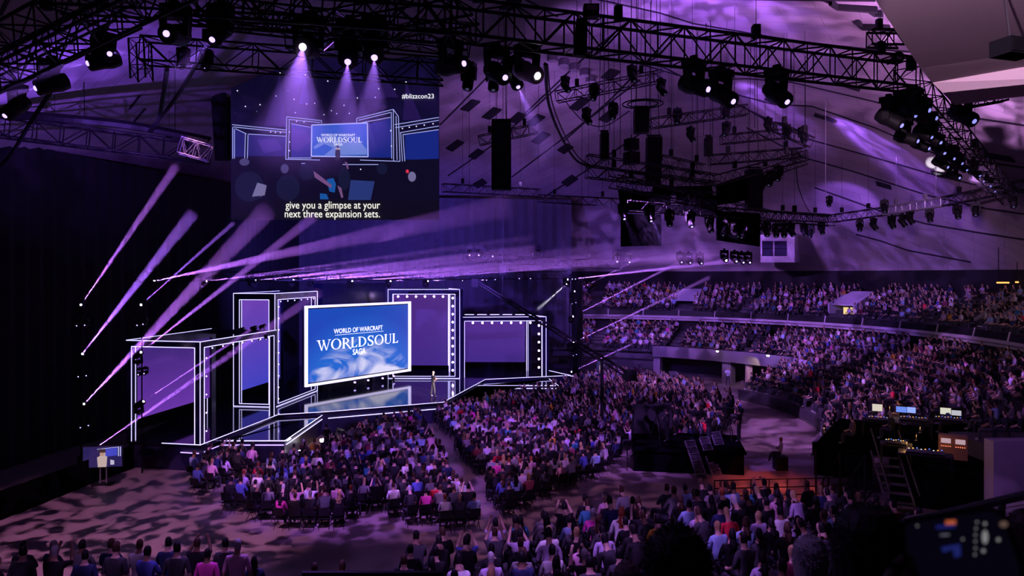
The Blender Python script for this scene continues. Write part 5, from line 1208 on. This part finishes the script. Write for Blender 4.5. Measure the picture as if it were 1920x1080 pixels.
# camera platform in the floor middle
cp = empty('camera_platform', (9.5, 39, 0)); tag(cp, 'black draped camera platform in the middle of the floor', 'platform')
b = MB(); b.extrude([(6.3, 37.4), (11.8, 36.6), (12.6, 40.5), (7.4, 41.6)], 0, 1.05); b.build('skirt', VELVET, cp)
b = MB(); b.extrude([(6.2, 37.3), (11.9, 36.5), (12.7, 40.6), (7.3, 41.7)], 1.05, 1.15); b.build('deck', VELVET, cp)
tripod_cam((8.0, 39.6, 1.15), .6, 'camera on a tripod at the left of the camera platform', 1.6); tripod_cam((11.9, 39.6, 1.15), .6, 'camera on a tripod at the right of the camera platform', 1.5); tripod_cam((10.0, 38.6, 1.15), .6, 'camera on a tripod in the middle of the camera platform', 1.5)
for x, y, ps, lab in ((8.4, 39.0, 7, 'operator in black at the left camera of the platform'), (12.3, 39.0, 6, 'operator in black at the right camera of the platform'), (10.4, 38.0, 7, 'operator with pale cap at the middle camera of the platform'), (9.3, 40.6, 6, 'crew member in black at the back of the camera platform')):
    one_person('person', POSES[ps][1], (x, y, 1.15), .8, lab, (.015, .015, .02), (.5, .48, .5) if 'cap' in lab else (.015, .01, .01), grp='camera platform crew')
b = MB(); c0 = Vector((8.2, 41.0, 1.15)); b.hexa([c0+Vector((-1.3, 0, 0)), c0+Vector((1.0, 0, 0)), c0+Vector((1.0, .7, 0)), c0+Vector((-1.3, .7, 0))], [c0+Vector((-1.2, .1, 1.55)), c0+Vector((.9, .1, 1.65)), c0+Vector((.9, .6, 1.65)), c0+Vector((-1.2, .6, 1.55))])
o = b.build('draped_case', DRAPE); tag(o, 'large black-draped case at the left of the camera platform', 'case')
for i, (px, py) in enumerate([(1318, 900), (1345, 892), (1366, 880)]):
    p = G(px, py, 0); p.z = 0; r = empty('leaning_rack', p); tag(r, 'open metal rack leaning on the camera platform, %s from the left' % ['first', 'second', 'third'][i], 'rack', 'leaning racks')
    t = Vector((-.45, .9, 1.75)); s = Vector((.26, .1, 0))
    RM = mat('rack_grey', (.16, .14, .19), .5)
    for k in (-1, 1): bar('side_rail', p+s*k, p+s*k+t, .035, RM, r)
    for k in range(7): bar('rung', p-s+t*(k/6), p+s+t*(k/6), .03, RM, r)
    for k in range(6): ubox('shelf', p+t*((k+.5)/6), (.46, .05, .2), mat('rack_panel', (.06, .05, .08), .5), r)
# ------------------------------------------------------------------ control platform at right
fp = empty('control_platform', (18, 34, 0)); tag(fp, 'black control platform with desks and screens beside the right tier', 'platform')
poly = [(14.0, 33.4), (20.0, 30.2), (23.6, 36.2), (18.0, 39.6)]
b = MB(); b.extrude(poly, 2.1, 2.3); b.build('deck', VELVET, fp)
b = MB(); b.extrude([(14.05, 33.5), (16.2, 32.35), (19.0, 38.0), (18.0, 38.6)], .9, 2.1); b.build('skirt', VELVET, fp)
b = MB(); b.extrude([(16.9, 32.0), (19.9, 30.4), (23.4, 36.2), (20.0, 38.2)], .0, 2.1); b.build('skirt', VELVET, fp)
for x, y in ((14.1, 33.4), (15.0, 32.95), (15.9, 32.45), (16.5, 34.5), (15.3, 34.8)): bar('scaffold_leg', (x, y, 0), (x, y, 2.1), .05, BLACK, fp)
for a, c in (((14.1, 33.4), (15.0, 32.95)), ((15.0, 32.95), (15.9, 32.45))): bar('scaffold_brace', a+(.1,), c+(2.0,), .03, BLACK, fp)
stp = empty('access_stairs', (16.4, 30.6, 0)); tag(stp, 'steel stairs climbing the front of the control platform', 'stairs')
STEP = mat('stair_tread', (.05, .045, .06), .5)
for k in range(7): ubox('tread', Vector((16.25+.05*k, 30.0+.33*k, .3*(k+1)))+Vector((0, 0, 0)), (1.05, .34, .05), STEP, stp, -.45)
for s in (-.55, .55): bar('stringer', (16.25+s*.9, 29.8-s*.4, .1), (16.6+s*.9, 32.1-s*.4, 2.3), .05, STEP, stp); bar('handrail', (16.25+s*.9, 29.8-s*.4, 1.1), (16.6+s*.9, 32.1-s*.4, 3.3), .03, STEP, stp)
def desk(c, w, d, rz, label):
    r = empty('control_desk', c); tag(r, label, 'desk', 'control desks'); c = Vector(c); R = Matrix.Rotation(rz, 3, 'Z')
    ubox('desk_top', c+Vector((0, 0, .78)), (w, d, .06), BLACK, r, rz)
    for sx in (-1, 1):
        for sy in (-1, 1): q = c+R@Vector((sx*(w/2-.06), sy*(d/2-.06), 0)); bar('leg', q, q+Vector((0, 0, .76)), .03, BLACK, r)
    ubox('console', c+R@Vector((0, .0, .87)), (w*.7, d*.6, .12), mat('console_grey', (.05, .05, .06), .4), r, 0, R @ Matrix.Rotation(-.2, 3, 'X'))
    for k in range(9): ubox('console_light', c+R@Vector((-w*.3+k*w*.075, -.05+.1*(k % 3), .95)), (.05, .05, .02), [emi('key_white', (.8, .8, .9), 1.5), emi('key_amber', (1, .45, .1), 1.5), emi('key_blue', (.1, .2, 1), 1.5)][k % 3], r, rz)
def monitor(c, w, h, rz, m, label):
    r = empty('desk_monitor', c); tag(r, label, 'monitor', 'desk monitors'); c = Vector(c); R = Matrix.Rotation(rz, 3, 'Z')
    ubox('case', c+Vector((0, 0, h/2+.12)), (w, .05, h), BLACK, r, rz); ubox('screen', c+R@Vector((0, -.03, h/2+.12)), (w*.92, .01, h*.88), m, r, rz); bar('stand', c, c+Vector((0, 0, .2)), .03, BLACK, r)
ZD = 2.3
def D(px, py, z): return G(px, py, z)
RD = -.5
for px, lab in ((1652, 'left desk at the back of the control platform'), (1712, 'middle desk at the back of the control platform'), (1778, 'right desk at the back of the control platform')):
    p = G(px, 788, ZD+.8); desk((p.x, p.y, ZD), 1.7, .8, RD, lab)
for px, py, w, h, c, lab in ((1645, 768, .5, .4, (.55, .5, .42), 'cream screen at the left back desk'), (1690, 770, .5, .32, (.12, .22, .7), 'blue screen, first at the middle back desk'), (1707, 771, .5, .32, (.25, .35, .9), 'blue screen, second at the middle back desk'), (1773, 774, .5, .36, (.55, .55, .45), 'pale screen, first at the right back desk'), (1793, 776, .45, .28, (.4, .4, .45), 'pale screen, second at the right back desk')):
    p = G(px, py+8, ZD+.84); monitor(p, w, h, RD, emi('desk_screen_%d' % px, c, 1.2), lab)
p = G(1735, 850, ZD+.8); desk((p.x, p.y, ZD), 1.9, .8, RD, 'front desk of the control platform with amber lamps')
p = G(1680, 832, ZD+.8); desk((p.x, p.y, ZD), 1.2, .7, RD, 'cluttered front left desk of the control platform')
for i, (px, py) in enumerate([(1773, 822), (1800, 825)]):
    p = G(px, py+14, ZD+.5); p.z = ZD
    r = empty('equipment_rack', p); tag(r, 'amber-lit equipment rack with two small screens, %s' % ['left one', 'right one'][i], 'rack', 'equipment racks')
    ubox('case', p+Vector((0, 0, .5)), (.52, .5, 1.0), mat('rack_amber', (.30, .14, .06), .5), r, RD)
    R = Matrix.Rotation(RD, 3, 'Z'); ubox('screen', p+R@Vector((0, -.26, .78)), (.36, .02, .2), emi('rack_screen', (.45, .30, .35)), r, RD)
    for k in range(4): ubox('shelf', p+R@Vector((0, -.26, .12+.13*k)), (.44, .02, .05), mat('rack_unit', (.2, .12, .08), .5), r, RD)
    for k in range(5): ubox('indicator', p+R@Vector((-.16+.08*k, -.28, .55)), (.03, .02, .03), emi('rack_led', (1, .25, .12), 2), r, RD)
def desk_lamp(p, label, e=14):
    r = empty('desk_lamp', p); tag(r, label, 'lamp', 'amber desk lamps'); p = Vector(p)
    ubox('base', p+Vector((0, 0, .02)), (.12, .12, .04), BLACK, r); bar('stem', p, p+Vector((0, 0, .3)), .012, BLACK, r); q = p+Vector((0, -.06, .3))
    b = MB(); b.tube(q, q+Vector((0, -.03, .08)), .08, .03, 10); b.build('shade', BLACK, r); b = MB(); b.tube(q-Vector((0, 0, .03)), q, .03, .035, 8); b.build('bulb', emi('amber_bulb', (1, .5, .14), 40), r)
    l = bpy.data.lights.new('desk_lamp_light', 'POINT'); l.energy = e; l.color = (1, .5, .16); l.shadow_soft_size = .04; o = bpy.data.objects.new('desk_lamp_light', l); COL.objects.link(o); o.parent = r; o.location = (0, -.06, .22)
for px, py, lab in ((1636, 762, 'amber desk lamp at the left back desk'), (1668, 760, 'amber desk lamp between the left and middle back desks'), (1725, 800, 'amber desk lamp in the middle of the control platform'), (1700, 828, 'amber desk lamp on the cluttered front left desk'), (1718, 815, 'amber desk lamp on the front desk'), (1545, 800, 'small amber lamp in front of the right tier')):
    p = G(px, py+12, ZD+.84); desk_lamp(p, lab)
for px, py, ps, sc, lab in ((1600, 836, 0, (.10, .06, .10), 'seated technician at the left edge of the control platform'), (1672, 826, 0, (.05, .05, .06), 'seated technician with grey hair at the front left desk'), (1688, 800, 0, (.02, .02, .02), 'seated technician in black before the blue screens'), (1786, 815, 5, (.16, .18, .5), 'technician in blue leaning over the right back desk'), (1828, 835, 6, (.14, .06, .08), 'standing technician at the right edge of the control platform'), (1750, 812, 0, (.02, .02, .02), 'seated technician in black in the middle of the control platform'), (1838, 825, 7, (.02, .02, .03), 'standing technician in black at the far right of the platform')):
    p = G(px, py, ZD); p.z = ZD; one_person('person', POSES[ps][1], p, .75, lab, sc, (.3, .28, .3) if 'grey' in lab else (.02, .015, .012), grp='control platform crew')
spot('red_floor_fill', (11.6, 31.5, 4.5), (12.2, 34.2, 0), 2200, (1, .13, .07), 58, .7, .05, gobo=12, lo=.2)  # added red spot that reddens the floor, no fixture built
spot('red_floor_fill', (16, 34, 2.0), (15.4, 33.3, 0), 30, (1, .15, .06), 120, .6, .1)  # second added red spot, low under the platform edge
spot('floor_patch_lamp', (10, 40, 9), G(1415, 872, 0), 900, VIOLET, 16, .4, .05)
spot('warm_floor_lamp', (18.4, 29.6, 1.9), (18.2, 28.9, 0), 16, (1, .5, .2), 90, .3, .05)
# cameraman at the red floor edge
p = G(1463, 880, 0); one_person('person', POSES[1][1], p+Vector((0, 0, .3)), 1.0, 'cameraman in striped top sitting at the edge of the red-lit floor', (.55, .5, .55), (.2, .08, .05))
ubox('seat', p+Vector((0, 0, .35)), (.6, .6, .7), BLACK, None).name = 'camera_case'
tag(bpy.data.objects['camera_case'], 'black case under the cameraman at the red-lit floor', 'case')
# balcony stair boxes with lit door
def vomitory(a, lit, label):
    r = empty('stair_box', pol(32, a)+(6.4,)); tag(r, label, 'stair entrance', 'balcony stair boxes'); R = Matrix.Rotation(math.radians(a-90), 3, 'Z'); c = Vector(pol(32.4, a)+(6.3,))
    f = lambda x, y, z: c+R@Vector((x, y, z)); VP = mat('stair_box_paint', (.5, .46, .55), .5)
    for s in (-1, 1):
        b = MB(); b.hexa([f(s*1.5, 0, 0), f(s*1.35, 0, 0), f(s*.95, 3.2, .9), f(s*1.1, 3.2, .9)], [f(s*1.5, 0, 1.2), f(s*1.35, 0, 1.2), f(s*.95, 3.2, 2.3), f(s*1.1, 3.2, 2.3)]); b.build('side_wall', VP, r)
    b = MB(); b.hexa([f(-1, 3.2, 0), f(1, 3.2, 0), f(1, 3.3, 0), f(-1, 3.3, 0)], [f(-1, 3.2, 2.3), f(1, 3.2, 2.3), f(1, 3.3, 2.3), f(-1, 3.3, 2.3)]); b.build('back_wall', VP, r)
    b = MB(); b.hexa([f(-1.3, .3, 1.0), f(1.3, .3, 1.0), f(1, 3.1, 2.2), f(-1, 3.1, 2.2)], [f(-1.3, .3, 1.1), f(1.3, .3, 1.1), f(1, 3.1, 2.3), f(-1, 3.1, 2.3)]); b.build('sloping_cover', VP, r)
    if lit:
        b = MB(); b.hexa([f(.0, .2, -.3), f(1.2, .2, -.3), f(1.2, .25, -.3), f(0, .25, -.3)], [f(.0, .2, .85), f(1.2, .2, .85), f(1.2, .25, .85), f(0, .25, .85)]); b.build('lit_doorway', emi('door_glow', (1.0, .72, .28), 1.0), r)
    spot('stair_box_lamp', f(0, 1, 3.8), f(0, 2, 1.2), 40, VIOLET, 90, .5, .1, parent=r)
vomitory(60.5, False, 'pale stair box in the far balcony, left of the lit one'); vomitory(30.5, True, 'balcony stair box with a warm lit doorway')
r = empty('stair_box', pol(31.5, -10)+(6,)); tag(r, 'pale sloping stair wall at the right end of the balcony', 'stair entrance', 'balcony stair boxes')
b = MB(); b.hexa([P(1826, 602, 52), P(1832, 602, 52.5), P(1902, 566, 56), P(1896, 566, 55.5)], [P(1826, 596, 52), P(1832, 596, 52.5), P(1902, 552, 56), P(1896, 552, 55.5)]); b.build('side_wall', MATS['stair_box_paint'], r)
b = MB(); b.hexa([P(1868, 604, 50), P(1876, 604, 50.5), P(1935, 576, 54), P(1930, 576, 53.5)], [P(1868, 594, 50), P(1876, 594, 50.5), P(1935, 560, 54), P(1930, 560, 53.5)]); b.build('side_wall', MATS['stair_box_paint'], r)
for i, (x0, x1, yy) in enumerate([(1869, 1892, 530), (1904, 1930, 529)]):
    a, c = P(x0, yy, 57.5), P(x1, yy, 57.5); r = empty('bar_light', a); tag(r, 'orange strip lamp on the dark rear wall, %s' % ['left', 'right'][i], 'lamp', 'orange strip lamps'); bar('tube', a, c, .06, emi('orange_tube', (1.0, .42, .10), 2.0), r); bar('holder', a+Vector((0, .1, .1)), c+Vector((0, .1, .1)), .05, BLACK, r); bar('bracket', a+Vector((.2, .1, .1)), (a.x+.2, a.y+.1, domez(a.x, a.y)), .03, BLACK, r)
for i, (px, py, Y) in enumerate([(1345, 658, 68), (1440, 666, 64)]):
    q = P(px, py, Y-1.2); b = MB(); b.lathe([(.12, 0), (.14, -.05), (.06, -.12)], 10, Matrix.Translation(q)); o = b.build('tunnel_lamp', emi('tunnel_lamp_glow', (1, .95, .7), 8)); tag(o, 'round white lamp on the tunnel wall band, %s' % ['left', 'right'][i], 'lamp', 'tunnel lamps')
b = MB(); q = P(1404, 690, 66); b.box(q, (.5, .5, 2.6)); o = b.build('warm_door_frame', mat('warm_wall', (.6, .5, .35), .6)); tag(o, 'warm-lit door post inside the tunnel', 'door post')
spot('tunnel_work_lamp', P(1415, 672, 64), P(1404, 700, 66), 60, (1, .8, .45), 90, .5, .05)
p = G(1365, 725, 0); one_person('person', POSES[7][1], p, 2.6, 'usher in pale blue shirt standing at the tunnel mouth', (.45, .55, .8), (.02, .01, .01))
p = G(1465, 720, .9); one_person('person', POSES[4][1], p+Vector((0, 0, .8)), 2.6, 'standing spectator with long fair hair at the tunnel steps', (.6, .55, .45), (.45, .3, .15), scale=1.1)
# ------------------------------------------------------------------ closest spectators and the parapet
PAR = mat('parapet_paint', (.30, .22, .30), .5)
r = empty('parapet_rail', P(1690, 985, 6.0)); tag(r, 'parapet with a black hand rail at the lower right corner', 'parapet')
b = MB(); b.hexa([P(1675, 985, 6.2), P(1950, 945, 4.6), P(1960, 1300, 4.6), P(1675, 1300, 6.2)], [P(1700, 968, 6.9), P(1960, 925, 5.2), P(1970, 1300, 5.2), P(1700, 1300, 6.9)]); b.build('parapet', PAR, r)
bar('rail', P(1640, 992, 6.2), P(1960, 920, 4.6), .03, BLACK, r, 8)
for t in (.2, .5, .8): a = P(1640, 992, 6.2)+(P(1960, 920, 4.6)-P(1640, 992, 6.2))*t; bar('post', a, a-Vector((0, 0, .25)), .025, BLACK, r)
b = MB(); b.box(P(700, 1078, 11.2), (2.2, .08, .10)); o = b.build('steel_rail', BLACK); tag(o, 'black rail across the lower edge before the small bank', 'railing')
def big_head(px, py_top, Y, wpx, label, hair, shoulder=True, rz=0.0, hcol=(.01, .009, .012), tall=1.25, tuft=True):
    """back of a near spectator: head, neck and shoulders as one body, hair as its child"""
    w = wpx/F*Y; top = P(px, py_top, Y); s = w/.205
    J = {'pelvis': ((0, 0, -.75), (.19, .14)), 'belly': ((0, 0, -.6), (.19, .14)), 'chest': ((0, 0, -.38), (.2, .13)), 'neckbase': ((0, 0, -.22), (.09, .08)), 'neck': ((0, .01, -.15), .06), 'face': ((0, .035, -.06), (.078, .09)), 'skull': ((0, .02, .03), (.078, .088)), 'crown': ((0, .015, .10), (.04, .045))}
    B = [('pelvis', 'belly', 'shirt'), ('belly', 'chest', 'shirt'), ('chest', 'neckbase', 'shirt'), ('neckbase', 'neck', 'skin'), ('neck', 'face', 'head'), ('face', 'skull', 'head'), ('skull', 'crown', 'head')]
    for k, n in ((1, 'r'), (-1, 'l')):
        J['sh'+n] = ((k*.19, 0, -.29), .075); J['el'+n] = ((k*.25, .06, -.58), .05); J['wr'+n] = ((k*.18, .28, -.66), .04); B += [('chest', 'sh'+n, 'shirt'), ('sh'+n, 'el'+n, 'shirt'), ('el'+n, 'wr'+n, 'skin')]
    me = skin_mesh('spectator_body', J, B, MATSP, 2)
    o = put('person', me); M = Matrix.Translation(top+Vector((0, 0, -.13*s))) @ Matrix.Rotation(rz, 4, 'Z') @ Matrix.Scale(s, 4)
    o.matrix_basis = M; o['scol'] = (.012, .011, .016); o['hcol'] = hcol; o['kcol'] = (.40, .25, .2); tag(o, label, 'person', 'spectators closest to the camera')
    # hair: a shell of locks over the skull
    hr = random.Random(px); mb = MB()
    prof = [(.02, .125), (.06, .115), (.092, .07), (.104, .0), (.104, -.06), (.096, -.12), (.08, -.17 if hair != 'long' else -.25)]
    mb.lathe(prof, 18, Matrix.Translation((0, -.012, 0)))
    for k in range(1600 if tuft else 250):
        th, ph = hr.uniform(0, 2*math.pi), hr.uniform(-.35, 1.4)
        d = Vector((math.cos(th)*math.cos(ph), math.sin(th)*math.cos(ph), math.sin(ph)))
        if d.y > .55 and d.z < .3: continue
        q = Vector((d.x*.10, d.y*.105-.012, d.z*.12)); t = (d*.6+Vector((hr.uniform(-.6, .6), hr.uniform(-.6, .6), hr.uniform(-.9, .3)))).normalized()
        mb.tube(q, q+t*hr.uniform(.010, .024 if hair != 'long' else .034), .003, .0006, 3)
    h = mb.mesh('hair', M_HAIR, False); ho = bpy.data.objects.new('hair', h); COL.objects.link(ho); ho.parent = o; ho['hcol'] = hcol
    return o
big_head(1268, 984, 3.0, 118, 'dark-haired spectator silhouetted at the bottom right of centre', 'long')
big_head(1626, 942, 2.6, 128, 'black silhouetted head at the lower right beside the raised phone', 'short')
big_head(1520, 1003, 4.4, 62, 'grey-haired spectator with violet light on the hair at the lower right', 'short', hcol=(.42, .40, .44), rz=-.5)
big_head(1175, 1052, 5.0, 50, 'brown-capped spectator at the bottom edge left of the silhouette', 'short', hcol=(.12, .08, .09))
big_head(1922, 955, 4.0, 70, 'spectator cut off at the right edge with pale shoulder', 'short', hcol=(.05, .03, .03), rz=.6)
# raised phone with its camera picture
Yp = .95
r = empty('phone', P(1800, 1060, Yp)); tag(r, 'raised phone with dark camera view and white buttons at the lower right', 'phone')
q = [(1688, 985), (1700, 972), (1860, 949), (1884, 958), (1925, 1060), (1925, 1120), (1700, 1120)]
b = MB(); b.hexa([P(x, y, Yp) for x, y in q], [P(x, y, Yp+.012) for x, y in q]); b.build('case', mat('phone_case', (.012, .011, .016), .35), r)
b = MB(); b.poly([P(x, y, Yp-.0008) for x, y in [(1697, 990), (1705, 980), (1856, 957), (1876, 965), (1912, 1060), (1912, 1116), (1706, 1116)]]); b.build('screen', emi('phone_view', (.0015, .001, .004)), r)
def ph(pts, m, o=.0015):
    mb = MB(); mb.poly([P(x, y, Yp-o) for x, y in pts]); mb.build('picture_print', m, r)
def disc(x, y, rx, ry=None, n=12): return [(x+rx*math.cos(2*math.pi*k/n), y+(ry or rx)*math.sin(2*math.pi*k/n)) for k in range(n)]
PW = emi('phone_white', (.20, .20, .21))
for x, y, rr_ in ((1847, 982, 3), (1872, 1012, 3.5), (1844, 1033, 3.5), (1832, 979, 2), (1830, 991, 2), (1829, 1003, 2), (1829, 1015, 2), (1829, 1028, 2), (1828, 1040, 2), (1720, 986, 1.8), (1805, 1011, 2)): ph(disc(x, y, rr_), PW)
ph(disc(1847, 1007, 5.5, 13), PW); ph(disc(1882, 983, 8, 6), emi('phone_warm', (.10, .06, .05)))
ph([(1773, 976), (1792, 975), (1792, 983), (1773, 984)], emi('phone_orange', (.40, .08, .03))); ph([(1755, 985), (1792, 983), (1790, 990), (1755, 992)], emi('phone_blue', (.008, .010, .10))); ph([(1765, 1026), (1800, 1020), (1802, 1042), (1790, 1046), (1786, 1030), (1768, 1036)], emi('phone_blue2', (.010, .014, .11))); ph([(1763, 1002), (1780, 1001), (1780, 1004), (1763, 1005)], emi('phone_grey', (.10, .10, .13)))
# hand that holds it
HJ = {'pelvis': (P(1672, 1190, .98), .03), 'neck': (P(1676, 1120, .97), .022), 'face': (P(1690, 1085, .965), .018), 'crown': (P(1700, 1070, .963), .015)}
HB = [('pelvis', 'neck', 'skin'), ('neck', 'face', 'skin'), ('face', 'crown', 'skin')]
for i, (x, y, x2, y2) in enumerate([(1688, 1062, 1706, 1046), (1690, 1078, 1712, 1064), (1694, 1094, 1716, 1082), (1698, 1108, 1718, 1100)]):
    HJ['k%d' % i] = (P(x-8, y+6, .975), .0095); HJ['t%d' % i] = (P(x2-8, y2, .955), .008); HJ['e%d' % i] = (P(x2+5, y2+2, .944), .007); HB += [('face', 'k%d' % i, 'skin'), ('k%d' % i, 't%d' % i, 'skin'), ('t%d' % i, 'e%d' % i, 'skin')]
HJ['th1'] = (P(1696, 1100, .955), .011); HJ['th2'] = (P(1716, 1068, .938), .009); HB += [('face', 'th1', 'skin'), ('th1', 'th2', 'skin')]
hm = skin_mesh('hand', HJ, HB, MATSP, 2)
for p in hm.polygons: p.material_index = 2
o = put('hand', hm); o['kcol'] = (.35, .2, .18); tag(o, 'hand gripping the raised phone at the lower right', 'hand')
